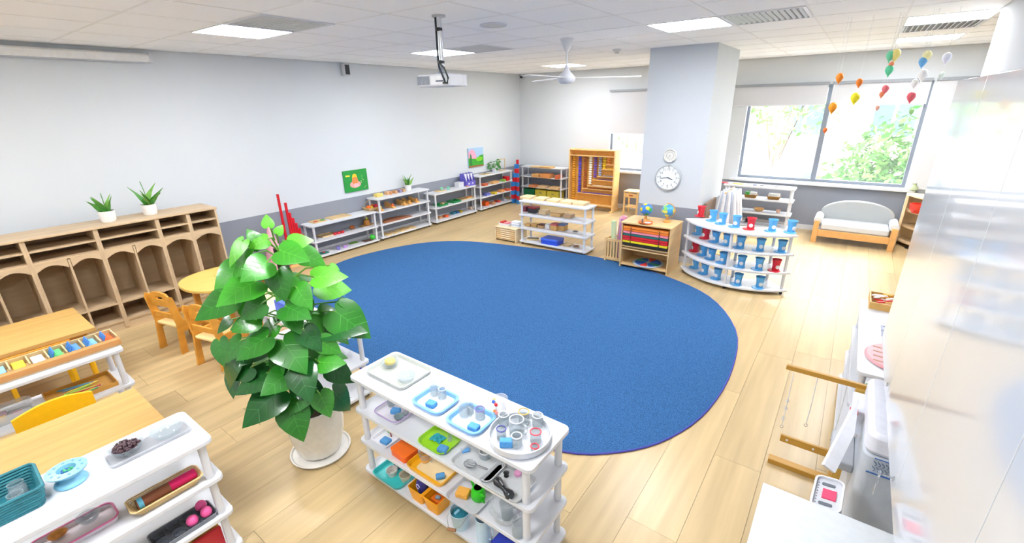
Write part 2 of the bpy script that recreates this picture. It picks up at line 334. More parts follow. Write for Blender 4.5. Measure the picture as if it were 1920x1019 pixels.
# curved shelf for the cups
CC = (-.86, 6.13); RO, RI = .80, .45
cs = thing('curved_shelf', 'curved white four-tier shelf displaying blue and red cups', 'shelf', (CC[0], CC[1], 0))
a0, a1 = R(211), R(313)
def arc(r, a, b, n=18): return [(r*cos(a+(b-a)*k/n), r*sin(a+(b-a)*k/n)) for k in range(n+1)]
for z in L4:
    MB().prism(arc(RO, a0, a1)+arc(RI, a0, a1)[::-1], z-.022, z).build('shelf_board', WHITE, cs, bev=.003)
for a in (a0+.06, (a0+a1)/2+.05, a1-.06):
    for r in (RO-.035, RI+.035):
        p = MB(); x, y = r*cos(a), r*sin(a)
        for u, v in zip(L4[:-1], L4[1:]): p.lathe([(.016, 0), (.016, v-u-.022)], 12, (x, y, u))
        p.build('post', WHITE, cs)
        c = MB(); c.lathe([(.006, .012), (.006, .038)], 8, (x, y, 0), 1); c.lathe([(.014, -.007), (.018, -.004), (.018, .004), (.014, .007)], 12, T=Matrix.Translation((x, y, .018)) @ Matrix.Rotation(pi/2, 4, 'X'))
        c.build('caster', [BLACK, LGREY], cs)
# cups
def cup(colr, label, loc, rz):
    t = thing('cup', label, 'cup', loc, rz, 'cups with white badges on the curved shelf')
    m_ = mat(colr, .35)
    MB().lathe([(.034, .004), (.038, .02), (.036, .06), (.045, .118), (.052, .132), (.049, .132), (.041, .114), (.031, .06), (.031, .012), (.0001, .012)], 20).build('body', m_, t)
    MB().lathe([(.0001, 0), (.060, 0), (.064, .004), (.060, .008), (.0001, .008)], 20, (-.018, -.008, 0)).build('brim', m_, t)
    b = MB(); T = Matrix.Translation((0, -.036, .052)) @ Matrix.Rotation(pi/2, 4, 'X')
    b.lathe([(.0001, 0), (.021, 0), (.021, .006), (.0001, .006)], 16, mi=0, T=T); b.lathe([(.011, .006), (.013, .006), (.013, .0075), (.011, .0075), (.011, .006)], 14, mi=1, T=T, cap=False)
    b.build('badge', [mat('#f6f6f6', .5), mat('#9a8fae', .5)], t)
    return t
BLU, RED = '#58ade8', '#d81f35'
cb = cup(BLU, 'x', (0, 0, 0), 0); crd = cup(RED, 'x', (0, 0, 0), 0)
g7 = lambda x, y: (1110+x/4.245, 340+y/4.245)
rows = [(3, 'top tier', [(865, 282, 1), (960, 318, 0), (1035, 343, 0), (1145, 365, 0), (1260, 383, 1), (1430, 397, 0), (1582, 408, 0)]),
        (2, 'second tier', [(845, 425, 0), (905, 458, 1), (982, 486, 0), (1070, 508, 0), (1180, 530, 0), (1335, 550, 0), (1505, 562, 0)]),
        (1, 'third tier', [(820, 560, 1), (885, 592, 0), (950, 622, 0), (1040, 652, 0), (1185, 682, 0), (1325, 700, 0), (1462, 715, 1)]),
        (0, 'bottom tier', [(822, 692, 0), (895, 738, 0), (995, 778, 0), (1158, 822, 0), (1335, 855, 0)])]
ORD = ['first', 'second', 'third', 'fourth', 'fifth', 'sixth', 'seventh']; used = set()
for tier, tn, L_ in rows:
    for k, (x, y, red) in enumerate(L_):
        p = at(g7(x, y), L4[tier]); r_ = (Vector((p.x, p.y))-Vector(CC)); rr = min(max(r_.length, RI+.07), RO-.075); r_ = r_.normalized()
        an = math.atan2(r_.y, r_.x)
        lb = '%s cup with white badge, %s from left, %s of the curved shelf' % ('red' if red else 'blue', ORD[k], tn)
        src = crd if red else cb
        loc = (CC[0]+r_.x*rr, CC[1]+r_.y*rr, L4[tier])
        if red in used: dup(src, loc, an+pi/2, lb)
        else: used.add(red); src.location = loc; src.rotation_euler = (0, 0, an+pi/2); src['label'] = lb
# ================================================================ small item makers (each one a top-level thing)
def single(name, label, cat, mb, mats, loc, rz=0, group=None, bev=0): return tag(mb.build(name, mats, None, loc, rz, bev), label, cat, group)
def tray(label, p, z, L, W_, col, rz=0, h=.022, name='tray', m=None, rad=.03, flare=.008, dz=0):
    q = at(p, z); return single(name, label, 'tray', MB().ringtray(L, W_, h, .006, rad, flare), m or mat(col, .35), (q.x, q.y, z+dz), rz)
def wtray(label, p, z, L, W_, rz=0, h=.03, col=None, cat='tray', name='wooden_tray'):
    q = at(p, z); return single(name, label, cat, MB().ringtray(L, W_, h, .007, .004, 0), col or PINE, (q.x, q.y, z), rz)
def block(label, p, z, d, col, cat='box', name='box', rz=0, m=None, bev=.004, dz=0):
    q = at(p, z+dz); return single(name, label, cat, MB().box((0, 0, d[2]/2), d), m or mat(col, .5), (q.x, q.y, z+dz), rz, bev=bev)
def lidbox(label, p, z, d, m, lid=None, rz=0, name='lidded_box', cat='box'):
    q = at(p, z); t = thing(name, label, cat, (q.x, q.y, z), rz)
    MB().box((0, 0, d[2]*.38), (d[0]*.97, d[1]*.97, d[2]*.76)).build('body', m, t, bev=.002)
    MB().box((0, 0, d[2]*.88), (d[0], d[1], d[2]*.24)).build('lid', lid or m, t, bev=.003); return t
def sponge(label, p, z, rz=0, d=(.05, .038, .024), col='#5aa2de', dz=.004): return block(label, p, z, d, col, 'sponge', 'sponge', rz, mat(col, .9, 'fabric', scale=300, amt=.1), .005, dz)
def vessel(name, label, cat, p, z, prof, m, n=24, handle=None, hm=None, fill=None, fm=None, dz=.0, sx=1, rz=0, rim=None, rimc=None):
    q = at(p, z+dz); t = thing(name, label, cat, (q.x, q.y, z+dz), rz)
    MB().lathe(prof, n, sx=sx).build('body', m, t)
    if handle: MB().tube(handle, .004, 8).build('handle', hm or m, t)
    if rim: MB().tube([(rim[0]*cos(a), rim[0]*sin(a), rim[1]) for a in [2*pi*k/20 for k in range(20)]], .0028, 6, closed=True).build('rim_ring', mat(rimc, .4), t)
    if fill: MB().lathe([(.0001, fill[1]-.004), (fill[0], fill[1]-.004), (fill[0]*.8, fill[1]+.004), (.0001, fill[1]+.008)], 18, sx=sx).build('contents', fm, t)
    return t
def bowlp(r, h, t=.003): return [(r*.45, 0), (r*.75, h*.25), (r, h), (r-t, h), (r*.75-t, h*.3), (r*.4, t), (.0001, t)]
def jarp(r, h, t=.003): return [(r*.9, 0), (r, h*.1), (r, h*.7), (r*.85, h*.82), (r*.9, h), (r*.9-t, h), (r*.85-t, h*.82), (r-t, h*.7), (r-t, h*.12), (.0001, t)]
def cupp(r, h, t=.003): return [(r*.7, 0), (r, h), (r-t, h), (r*.7-t, t), (.0001, t)]
def hndl(r, h): return [(r*.9, 0, h*.85), (r+.018, 0, h*.8), (r+.024, 0, h*.5), (r+.012, 0, h*.2), (r*.85, 0, h*.2)]

# ================================================================ furniture
def cubbies():
    t = thing('cubby_cabinet', 'long weathered oak cubby cabinet with arched bays against the left wall', 'cabinet', (-5.62, 0, 0))
    D = -.40; Hc = 1.035; units = [(2.04, 1.76, 1), (1.76, 1.48, 1), (1.48, .99, 2), (.99, .50, 2), (.50, .01, 2), (.01, -.48, 2)]
    MB().bx(D-.01, .012, -.49, 2.05, Hc, Hc+.02).build('top', ASH, t, bev=.003)
    MB().bx(D, D+.012, -.48, 2.04, .02, Hc).build('back_panel', ASHB, t)
    MB().bx(D+.02, -.012, -.47, 2.03, 0, .085).build('plinth', ASH, t)
    for y1, y0, nb in units:
        w = (y1-y0)/nb
        for y in (y0+.009, y1-.009): MB().bx(D+.012, 0, y-.009, y+.009, .02, Hc).build('side_panel', ASH, t, bev=.0015)
        for z in (.93, .825): MB().bx(D+.012, -.004, y0+.018, y1-.018, z-.007, z+.007).build('pigeonhole_shelf', ASH, t)
        for z in (.28, .095): MB().bx(D+.012, -.002, y0+.018, y1-.018, z-.009, z+.009).build('shelf_board', ASH, t)
        if nb == 2: MB().bx(D+.012, -.003, (y0+y1)/2-.008, (y0+y1)/2+.008, .104, .81).build('divider', ASH, t)
        for k in range(nb):
            a, b = y0+.012+k*w, y0+w*(k+1)-.012; mid = (a+b)/2; poly = [(a, .82)]
            poly = [(b, .82), (a, .82)]+[(a+(b-a)*q/12, .735+.05*sin(pi*q/12)) for q in range(13)]
            T = Matrix(((0, 0, 1, 0), (1, 0, 0, 0), (0, 1, 0, 0), (0, 0, 0, 1)))
            MB().prism(poly, -.016, -.001, T=T).build('arch_apron', ASH, t)
            MB().bx(D+.012, -.004, a, b, .806, .812).build('bay_top', ASH, t)
            hc = {(0, 0): '#d8342c'}
            col = '#3c78c8' if y1 < .6 else '#d8432c'
            if nb == 2: h = MB(); h.tube([(D+.012, mid, .70), (D+.05, mid, .70), (D+.06, mid, .715)], .005, 6); h.ball((D+.062, mid, .72), .012, 8, 6); h.build('coat_hook', mat(col, .4), t)
    return t
cubbies()
# snake plants, pots
def blade(mb, x, y, z, az, tilt, L, w, mi=0, twist=.3):
    d = Vector((cos(az)*sin(tilt), sin(az)*sin(tilt), cos(tilt))); s = d.cross(Vector((sin(az+twist), cos(az), .2))).normalized(); nn = s.cross(d)
    n = 7; vs = []; fs = []
    for i in range(n+1):
        u = i/n; ww = w*(.55+.45*sin(pi*min(1, u*1.3+.1)))*(1-u**3.5); c = Vector((x, y, z))+d*L*u+Vector((cos(az), sin(az), -.3))*L*.22*u*u
        for q in (-1, 0, 1): vs.append(c+s*ww*q*.5+nn*(.006*abs(q)))
    for i in range(n):
        for q in (0, 1): a = i*3+q; fs.append((a, a+1, a+4, a+3))
    mb.add(vs, fs, mi)
def snake(label, loc, n, L, seed, sc=1.):
    rnd = random.Random(seed); t = thing('snake_plant', label, 'plant', loc)
    MB().lathe([(.052*sc, 0), (.064*sc, .02*sc), (.070*sc, .10*sc), (.074*sc, .115*sc), (.066*sc, .115*sc), (.062*sc, .10*sc), (.0001, .10*sc)], 24).build('pot', mat('#f4f4f4', .3), t)
    MB().lathe([(.0001, .102*sc), (.061*sc, .102*sc), (.05*sc, .107*sc), (.0001, .109*sc)], 18).build('soil', SOIL, t)
    for k in range(n):
        b = MB(); blade(b, rnd.uniform(-.02, .02), rnd.uniform(-.02, .02), .1*sc, rnd.uniform(0, 6.3), rnd.uniform(.1, .75), L*rnd.uniform(.65, 1.1), .056*sc)
        b.build('leaf', mat('#4f9a3a', .45, scale=25, amt=.3) if k % 3 else mat('#7fb84e', .45, scale=25, amt=.25), t)
q = onX((198, 414), -5.72); snake('left snake plant with sprawling leaves in a white pot on the cubby cabinet', (-5.80, 1.15, 1.055), 9, .20, 3, .95)
snake('right snake plant with upright leaves in a white pot on the cubby cabinet', (-5.82, 1.50, 1.055), 9, .24, 8, .95)
q = at((751, 355), .69); snake('small snake plant in a white pot on a left wall shelf', (max(q.x, XL+.10), q.y, .69), 10, .20, 5, .85)
# small wooden table with yellow legs, foreground table
def table(label, x0, x1, y0, y1, z, legm, capm, name='wooden_table'):
    t = thing(name, label, 'table', ((x0+x1)/2, (y0+y1)/2, 0)); L, W_ = x1-x0, y1-y0
    n = 7
    for k in range(n): MB().bx(-L/2+k*L/n, -L/2+(k+1)*L/n-.0008, -W_/2, W_/2, z-.028, z).build('top_plank', PL_BEECH, t)
    MB().bx(-L/2+.05, L/2-.05, -W_/2+.05, W_/2-.05, z-.09, z-.028).build('apron', HONEY, t)
    for sx in (-1, 1):
        for sy in (-1, 1):
            l = MB(); x, y = sx*(L/2-.07), sy*(W_/2-.08); l.lathe([(.017, .03), (.022, z-.09)], 12, (x, y, 0), 0); l.lathe([(.018, 0), (.019, .035), (.0001, .0351)], 12, (x, y, 0), 1); l.build('leg', [legm, capm], t)
    return t
PL_BEECH = mat('#d3a963', .35, 'wood', amt=.09)
YEL = mat('#f7c018', .35)
table('honey beech table between the two white shelves at the lower left', -3.24, -2.68, -.62, .50, .50, YEL, BLACK)
table('honey beech table on yellow legs in front of the cubby cabinet', -5.16, -4.50, -.55, .60, .50, YEL, BLACK)
# kidney table and chairs
t = thing('kidney_table', 'pale yellow oval-topped children\'s table behind the big plant', 'table', (-4.80, 1.70, 0))
MB().prism(superell(0, 0, .38, .40, 2.3, 40), .495, .52).build('top', mat('#e0bd68', .35, 'wood', amt=.04), t, bev=.004)
for sx in (-1, 1):
    for sy in (-1, 1): MB().bx(sx*.22-.024, sx*.22+.024, sy*.24-.024, sy*.24+.024, 0, .495).build('leg', HONEY, t, bev=.003)
def chair(label, loc, rz, m=HONEY, seat=None, zc=.56):
    t = thing('wooden_chair', label, 'chair', (*loc, 0), rz); w, d, sh = .30, .28, .27
    MB().prism(rrect(w-.01, d, .03), sh-.018, sh).build('seat', seat or mat('#f2d596', .35, 'wood', amt=.05), t, bev=.003)
    T = Matrix(((0, 0, 1, 0), (1, 0, 0, 0), (0, 1, 0, 0), (0, 0, 0, 1)))
    for s_ in (-1, 1):
        pol = [(-.17, 0), (-.11, 0), (-.10, .20), (.10, .20), (.11, 0), (.16, 0), (.13, .27), (.10, .31), (-.08, .31), (-.115, .54), (-.15, .56), (-.165, .52), (-.14, .28)]
        sp = MB(); x = s_*(w/2)
        sp.prism(pol, x-.011, x+.011, T=T); sp.build('side_frame', m, t, bev=.003)
    bp = MB(); T2 = Matrix(((1, 0, 0, 0), (0, 0, 1, -.125), (0, 1, 0, 0), (0, 0, 0, 1)))
    o = [(-.139, .44), (.139, .44), (.139, .52), (.09, .565), (0, .575), (-.09, .565), (-.139, .52)]
    bp.prism([(-.139, .44), (-.045, .44), (-.045, .53), (-.045, .571), (-.09, .565), (-.139, .52)], -.009, .009, T=T2)
    bp.prism([(.045, .44), (.139, .44), (.139, .52), (.09, .565), (.045, .571)], -.009, .009, T=T2)
    bp.prism([(-.045, .44), (.045, .44), (.045, .50), (-.045, .50)], -.009, .009, T=T2); bp.prism([(-.045, .53), (.045, .53), (.045, .571), (0, .575), (-.045, .571)], -.009, .009, T=T2)
    bp.build('backrest', m, t)
    MB().bx(-.139, .139, -.135, -.117, .33, .375).build('back_rail', m, t)
    return t
chair('wooden children\'s chair with hand-hole backrest, left of the pale oval table', (-4.74, 1.22), R(14))
chair('wooden children\'s chair nearer the big plant, in front of the pale oval table', (-4.12, 1.30), R(14))
t = thing('side_table', 'small pale wood rectangular table beside the oval-topped table, half behind the big plant', 'table', (-4.06, 1.66, 0))
MB().prism(rrect(.66, .44, .02), .455, .48).build('top', mat('#ecd7a4', .35, 'wood', amt=.05), t, bev=.003)
for sx in (-1, 1):
    for sy in (-1, 1): MB().bx(sx*.28-.022, sx*.28+.022, sy*.17-.022, sy*.17+.022, 0, .455).build('leg', HONEY, t, bev=.003)
# yellow plastic chair behind foreground table (curved back)
t = thing('yellow_chair', 'bright yellow chair tucked behind the lower left beech table', 'chair', (-3.40, .17, 0), pi/2)
bk = MB()
pts = [(-.17+.34*k/10, -.03*sin(pi*k/10)) for k in range(11)]
for k in range(10):
    (x0, y0), (x1, y1) = pts[k], pts[k+1]; za, zb = .50+.05*sin(pi*k/10), .50+.05*sin(pi*(k+1)/10)
    bk.add([(x0, y0, .38), (x1, y1, .38), (x1, y1, zb), (x0, y0, za), (x0, y0+.02, .38), (x1, y1+.02, .38), (x1, y1+.02, zb), (x0, y0+.02, za)], [(0, 1, 2, 3), (5, 4, 7, 6), (3, 2, 6, 7), (1, 0, 4, 5)])
bk.build('backrest', YEL, t)
MB().prism(rrect(.32, .30, .05), .265, .285).build('seat', YEL, t, loc=(0, -.16, 0), bev=.004)
for sx in (-1, 1): 
    MB().tube([(sx*.14, .0, 0), (sx*.14, .01, .28), (sx*.14, .005, .42)], .011, 8).build('leg', YEL, t); MB().tube([(sx*.14, -.29, 0), (sx*.13, -.27, .27)], .011, 8).build('leg', YEL, t)
# slanted chair apron: orange chair under the far table
t = thing('orange_chair', 'orange wooden chair pushed under the beech table by the cubby cabinet', 'chair', (-4.50, .24, 0), -pi/2)
MB().prism([(-.2, 0), (.2, 0), (.2, .018), (-.2, .018)], .30, .47).build('backrest', mat('#e8952c', .4, 'wood', amt=.05), t, bev=.004)
MB().prism(rrect(.34, .28, .03), .25, .268).build('seat', mat('#e8952c', .4, 'wood', amt=.05), t, loc=(0, -.15, 0))
for sx in (-1, 1):
    for y in (0.01, -.27): MB().bx(sx*.16-.012, sx*.16+.012, y-.012, y+.012, 0, .25 if y < 0 else .30).build('leg', YEL, t)
# bead frame cabinet
t = thing('bead_cabinet', 'tall honey wood bead frame hung with coloured bead chains at the back wall', 'cabinet', (-4.17, 8.42, 0))
W_, Hh = .98, 1.20; HW = mat('#d99a45', .45, 'wood', amt=.06); HL = mat('#e9bd7c', .4, 'wood', amt=.05)
for s_ in (-1, 1): MB().bx(s_*(W_/2)-.012, s_*(W_/2)+.012, -.13, .13, .04, Hh).build('side_panel', HL, t, bev=.002); MB().bx(s_*(W_/2)-.02, s_*(W_/2)+.02, -.2, .2, 0, .04).build('foot', HL, t, bev=.004)
MB().bx(-W_/2+.012, W_/2-.012, -.02, -.008, .05, Hh-.01).build('back_panel', HW, t)
MB().bx(-W_/2+.012, W_/2-.012, -.12, .07, Hh-.02, Hh).build('top', HL, t); MB().bx(-W_/2+.012, W_/2-.012, -.13, .07, Hh-.13, Hh-.115).build('hook_rail', HL, t)
MB().bx(-W_/2+.012, W_/2-.012, -.13, .07, .10, .12).build('bottom_board', HL, t)
BC = [('#e0a030', .07, 1, .84, .0), ('#5548c8', .21, .02, .70, .0), ('#a4552a', .335, .02, .62, 0), ('#f4efe2', .455, .02, .57, 0), ('#6a4aa8', .56, .02, .46, 0), ('#9aa6c4', .67, .02, .40, 0), ('#e8c22c', .76, .02, .28, 0), ('#e8954c', .85, .02, .2, 0)]
ux = lambda u: -W_/2+u*W_
for k, (c, u, v0, v1, _) in enumerate(BC):
    z1 = Hh-.14; z0 = Hh*(1-v1)
    b = MB(); zz = z1
    while zz > z0:
        b.lathe([(.004, 0), (.036, .010), (.036, .034), (.004, .044)], 8, (ux(u), -.055, zz-.044), sy=.5); zz -= .046
    b.build('bead_chain', mat(c, .35), t)
    if k:
        ys = Hh*(1-v1)-.03; x0 = ux(u)-.045
        MB().bx(x0, W_/2-.012, -.09, -.02, ys-.012, ys).build('shelf_slat', HL, t)
        b = MB(); xx = ux(u)+.02+.06
        while xx < W_/2-.03: b.lathe([(.003, 0), (.012, .006), (.012, .018), (.003, .024)], 6, (xx, -.06, ys)); xx += .03
        b.build('bead_row', mat(c, .35), t)
for k in range(14): pass
# stool right of it
t = thing('wooden_stool', 'small light wood stool with a slot in its rail, beside the pillar', 'stool', (-3.30, 8.42, 0))
MB().bx(-.15, .15, -.14, .14, .44, .46).build('seat', HL, t, bev=.003)
for sx in (-1, 1):
    for sy in (-1, 1): MB().bx(sx*.13-.014, sx*.13+.014, sy*.12-.014, sy*.12+.014, 0, .44).build('leg', HL, t)
MB().bx(-.116, .116, -.13, -.115, .34, .42).build('front_rail', HL, t); MB().bx(-.116, .116, -.12, .12, .14, .155).build('lower_shelf', HL, t)
MB().bx(-.04, .04, -.134, -.13, .37, .39).build('slot', mat('#c0502c', .5), t)
# red rods: ten rods of decreasing length
q0 = Vector((-6.02, 3.02)); 
RR = mat('#d4141f', .35)
lens = [1.0, .88, .74, .66, .58, .50, .41, .32, .22, .12]
for k, L_ in enumerate(lens):
    y = 2.985+k*.031
    single('red_rod', ['tallest red rod standing by the left wall', 'second tallest red rod, just right of the tallest'][k] if k < 2 else 'red rod, %s in the descending row by the left wall' % ['', '', 'third', 'fourth', 'fifth', 'sixth', 'seventh', 'eighth', 'ninth', 'shortest and last'][k], 'rod',
           MB().box((0, 0, L_/2), (.027, .027, L_)), RR, (-6.0 if k else -6.04, y-(.03 if k == 0 else 0), .012), 0, 'red rods by the left wall', .002)
t = thing('rod_stand', 'light wood stand holding the descending red rods', 'stand', (-6.02, 3.11, 0)); MB().bx(-.10, .06, -.20, .20, 0, .012).build('base', HL, t); MB().bx(.045, .06, -.20, .20, .012, .04).build('front_lip', HL, t)
t = thing('pink_bag', 'pale pink cone-shaped cushion between the red rods and the cubby cabinet', 'cushion', (-6.03, 2.75, 0)); MB().lathe([(.10, 0), (.115, .05), (.10, .25), (.06, .45), (.02, .60), (.0001, .63)], 16).build('body', mat('#f0b4c4', .8), t); MB().tube([(0, 0, .62), (.01, 0, .66), (0, .01, .68)], .006, 6).build('loop', mat('#f0b4c4', .8), t)
t = thing('black_bag', 'small black bag on the floor beside the right end of the cubby cabinet', 'bag', (-5.92, 2.32, 0)); MB().lathe([(.09, 0), (.12, .05), (.11, .34), (.07, .42), (.0001, .44)], 14, sx=.8).build('body', mat('#23232a', .7), t); MB().tube([(0, -.06, .40), (0, -.04, .50), (0, .04, .50), (0, .06, .40)], .008, 6).build('handle', BLACK, t)
# number rods in corner
for k in range(8):
    L_ = .94-.095*k; b = MB(); n = int(round(L_/.094)); seg = L_/n
    for j in range(n): b.box((0, 0, seg*(n-1-j)+seg/2), (.045, .045, seg), (j+1) % 2 if 0 else (n-1-j) % 2)
    s_ = [0, -.5, .5, -1.5, 1.5, -2.5, 2.5, 3.5][k] if 0 else [0, -1, 1, -2, 2, -3, 3, 4][k]
    single('number_rod', ['tallest red and blue banded number rod in the back corner'][0] if k == 0 else 'red and blue banded number rod, %s tallest of the stack in the back corner' % ORD[min(k, 6)] if k < 7 else 'shortest red and blue banded number rod in the back corner', 'rod', b, [mat('#2f86cf', .4), mat('#d2252f', .4)], (-5.87+s_*.026, 8.16-abs(s_)*.035, .0), 0, 'number rods in the back corner', .001)
# geography cabinet
t = thing('puzzle_cabinet', 'light wood cabinet with coloured puzzle drawers in front of the pillar', 'cabinet', (-1.93, 5.63, 0)); w, d, h = .64, .44, .60
LW = mat('#e2bd85', .42, 'wood', amt=.05)
for s_ in (-1, 1): MB().bx(s_*(w/2-.009)-.009, s_*(w/2-.009)+.009, -d/2, d/2, 0, h).build('side_panel', LW, t, bev=.002)
MB().bx(-w/2-.008, w/2+.008, -d/2-.01, d/2, h, h+.02).build('top', LW, t, bev=.003); MB().bx(-w/2+.018, w/2-.018, d/2-.012, d/2, .02, h).build('back_panel', LW, t)
for z in (.05, .265, .30): MB().bx(-w/2+.018, w/2-.018, -d/2+.004, d/2-.012, z-.008, z+.008).build('shelf_board', LW, t)
for k, c in enumerate(['#2b2620', '#f2dc1f', '#d8262c', '#d8262c', '#2f6f68', '#ef8f9f', '#ef7a24', '#f4923a']):
    z = .325+k*.031; dr = MB().bx(-w/2+.03, w/2-.03, -d/2-.008, d/2-.03, z, z+.026).build('drawer', mat(c, .4), t, bev=.001)
    for s_ in (-.16, .16): MB().ball((s_*1.15, -d/2-.014, z+.013), .008, 8, 6).build('knob', BLACK, dr)
globep = lambda: None
def globe(label, x, y, z, c1, c2, c3, arm):
    t = thing('globe', label, 'globe', (x, y, z)); r = .078
    MB().lathe([(.05, 0), (.052, .012), (.02, .03), (.012, .07), (.0001, .072)], 20).build('stand', mat('#d89a4a', .4), t)
    MB().ball((0, 0, .07+r), r, 24, 16).build('sphere', mat(c1, .3), t)
    la = MB(); rnd = random.Random(c2)
    for _ in range(9):
        u = Vector((rnd.gauss(0, 1), -abs(rnd.gauss(0, 1)), rnd.gauss(0, .8))).normalized(); a = u.cross(Vector((0, 0, 1))).normalized(); b = u.cross(a); mi = rnd.randrange(2); n = 9; rr = rnd.uniform(.25, .5)
        vs = [u*(r+.0018)]+[((u+a*cos(2*pi*k/n)*rr*rnd.uniform(.6, 1)+b*sin(2*pi*k/n)*rr*rnd.uniform(.6, 1)).normalized())*(r+.0012) for k in range(n)]
        MB().add([v+Vector((0, 0, .07+r)) for v in vs], [(0, 1+k, 1+(k+1) % n) for k in range(n)]).build('landmass', mat(c3 if mi else c2, .4), t)
    if arm: MB().tube([(cos(a)*.092, 0, .07+r+sin(a)*.092) for a in [R(-95+18*k) for k in range(12)]], .005, 6).build('meridian', mat('#d89a4a', .4), t)
    return t
globe('globe with green, yellow and red land, left on the puzzle cabinet', -2.01, 5.60, .62, '#3a7fd0', '#3fae4a', '#e8d52a', False)
globe('blue globe with yellow land, right on the puzzle cabinet', -1.76, 5.68, .62, '#3f9ad8', '#e3d75a', '#7cc45c', True)
t = thing('orange_tray', 'orange round tray with small grey knob at the front of the puzzle cabinet', 'tray', (-1.96, 5.47, .62)); MB().lathe([(.075, 0), (.085, .02), (.08, .02), (.07, .006), (.0001, .006)], 24, sx=1.1).build('dish', mat('#ef7f2c', .4), t); MB().lathe([(.014, .006), (.01, .04), (.016, .05), (.0001, .056)], 12, (-.04, 0, 0)).build('knob', DGREY, t); MB().lathe([(.04, .008), (.045, .014), (.0001, .016)], 16, (.03, 0, 0)).build('disc', WHITE, t)
t = thing('puzzle_map', 'round map puzzle with blue and red pieces in the bottom of the puzzle cabinet', 'puzzle', (-1.92, 5.58, .058)); MB().lathe([(.19, 0), (.20, .01), (.19, .014), (.0001, .014)], 28).build('board', mat('#b9c4cc', .4), t)
for k in range(10):
    a = k*2*pi/10; p_ = [(0+.03*cos(a), .03*sin(a))]+[((.165)*cos(a+dd), (.165)*sin(a+dd)) for dd in (.02, .2, .4, .58)]
    MB().prism(p_, .014, .022).build('puzzle_piece', mat(['#2f5fb0', '#2f5fb0', '#d83a34', '#2f5fb0', '#3c9a6c'][k % 5], .4), t)
# slatted bin with rolled maps
t = thing('slatted_bin', 'light wood slatted bin left of the puzzle cabinet', 'bin', (-2.40, 5.66, 0)); w = .23
for sx in (-1, 1):
    for sy in (-1, 1): MB().bx(sx*w/2-.013, sx*w/2+.013, sy*w/2-.013, sy*w/2+.013, 0, .34).build('corner_post', LW, t, bev=.002)
for z in (.05, .31):
    for s_ in (-1, 1): MB().bx(-w/2+.013, w/2-.013, s_*w/2-.008, s_*w/2+.008, z-.018, z+.018).build('rail', LW, t); MB().bx(s_*w/2-.008, s_*w/2+.008, -w/2+.013, w/2-.013, z-.018, z+.018).build('rail', LW, t)
for k in range(5):
    x = -w/2+.036+k*.042
    for s_ in (-1, 1): MB().bx(x-.012, x+.012, s_*w/2-.006, s_*w/2+.006, .068, .292).build('slat', LW, t); MB().bx(s_*w/2-.006, s_*w/2+.006, x-.012, x+.012, .068, .292).build('slat', LW, t)
MB().bx(-w/2, w/2, -w/2, w/2, .02, .032).build('bottom', LW, t)
for k, (c, x, y, l, tx, ty, lb) in enumerate([('#cfe3b4', -.04, -.03, .52, -.05, 0, 'pale green rolled mat standing in the slatted bin'), ('#f5a9bf', .03, .0, .60, .10, 0, 'pink rolled mat leaning in the slatted bin'), ('#a9c3ee', .07, .05, .58, .2, .03, 'light blue rolled mat leaning right in the slatted bin'), ('#f2c3d3', -.01, .06, .56, .05, .05, 'pale pink rolled mat at the back of the slatted bin'), ('#b87fb4', .06, -.05, .57, .08, 0, 'mauve rolled mat in the slatted bin')]):
    tt = thing('rolled_mat', lb, 'mat', (-2.40+x*.8, 5.66+y*.8, .033)); MB().lathe([(.014, .0), (.034, 0), (.036, l), (.03, l), (.028, l-.004), (.014, l-.03)], 14).build('roll', mat(c, .85, 'fabric', scale=200, amt=.05), tt); MB().lathe([(.0365, l*.7), (.038, l*.7+.006), (.0365, l*.7+.012)], 14).build('band', mat(c, .6), tt); tt.rotation_euler = (-ty*.8, tx*.9, 0)
# drawer cabinet left of centre shelf
t = thing('drawer_cabinet', 'low pale wood cabinet with slatted drawers left of the mid-room shelf', 'cabinet', (-4.24, 5.68, 0)); w, d, h = .40, .30, .215; PW_ = mat('#ead3ab', .45, 'wood', amt=.05)
for s_ in (-1, 1): MB().bx(s_*(w/2)-.008, s_*(w/2)+.008, -d/2, d/2, 0, h).build('side_panel', PW_, t)
MB().bx(-w/2-.01, w/2+.01, -d/2, d/2, h, h+.014).build('top', PW_, t, bev=.002); MB().bx(-w/2+.008, w/2-.008, d/2-.01, d/2, .03, h).build('back_panel', PW_, t); MB().bx(-w/2+.008, w/2-.008, -d/2+.01, d/2-.01, .03, .042).build('bottom', PW_, t)
for k in range(5):
    dr = MB().bx(-w/2+.014, w/2-.014, -d/2+.004, d/2-.02, .048+k*.033, .076+k*.033).build('drawer', mat('#e8c48c', .45, 'wood', amt=.05), t); MB().bx(-.09, .09, -d/2-.002, -d/2+.004, .056+k*.033, .068+k*.033).build('label_strip', mat('#f3e2c4', .6), dr)
t = thing('storage_tray', 'white tray of red and pink cards on the low drawer cabinet', 'tray', (-4.32, 5.66, .229)); MB().ringtray(.20, .16, .05, .004, .02, .01).build('tray', mat('#f0eef0', .4), t)
MB().box((-.05, 0, .045), (.05, .11, .05)).build('card_stack', mat('#d93a30', .6), t); MB().box((.03, 0, .038), (.07, .11, .04)).build('card_stack', mat('#f08f98', .6), t)
t = thing('cloth', 'folded white and blue cloth pile at the right of the low drawer cabinet', 'cloth', (-4.13, 5.70, .229))
for k in range(4): MB().prism(rrect(.16, .12, .03), k*.022, k*.022+.02).build('fold', mat(['#e9edf6', '#c9d6ee', '#f2f3f6', '#dfe6f5'][k], .9, 'fabric', scale=150, amt=.04), t, bev=.006)
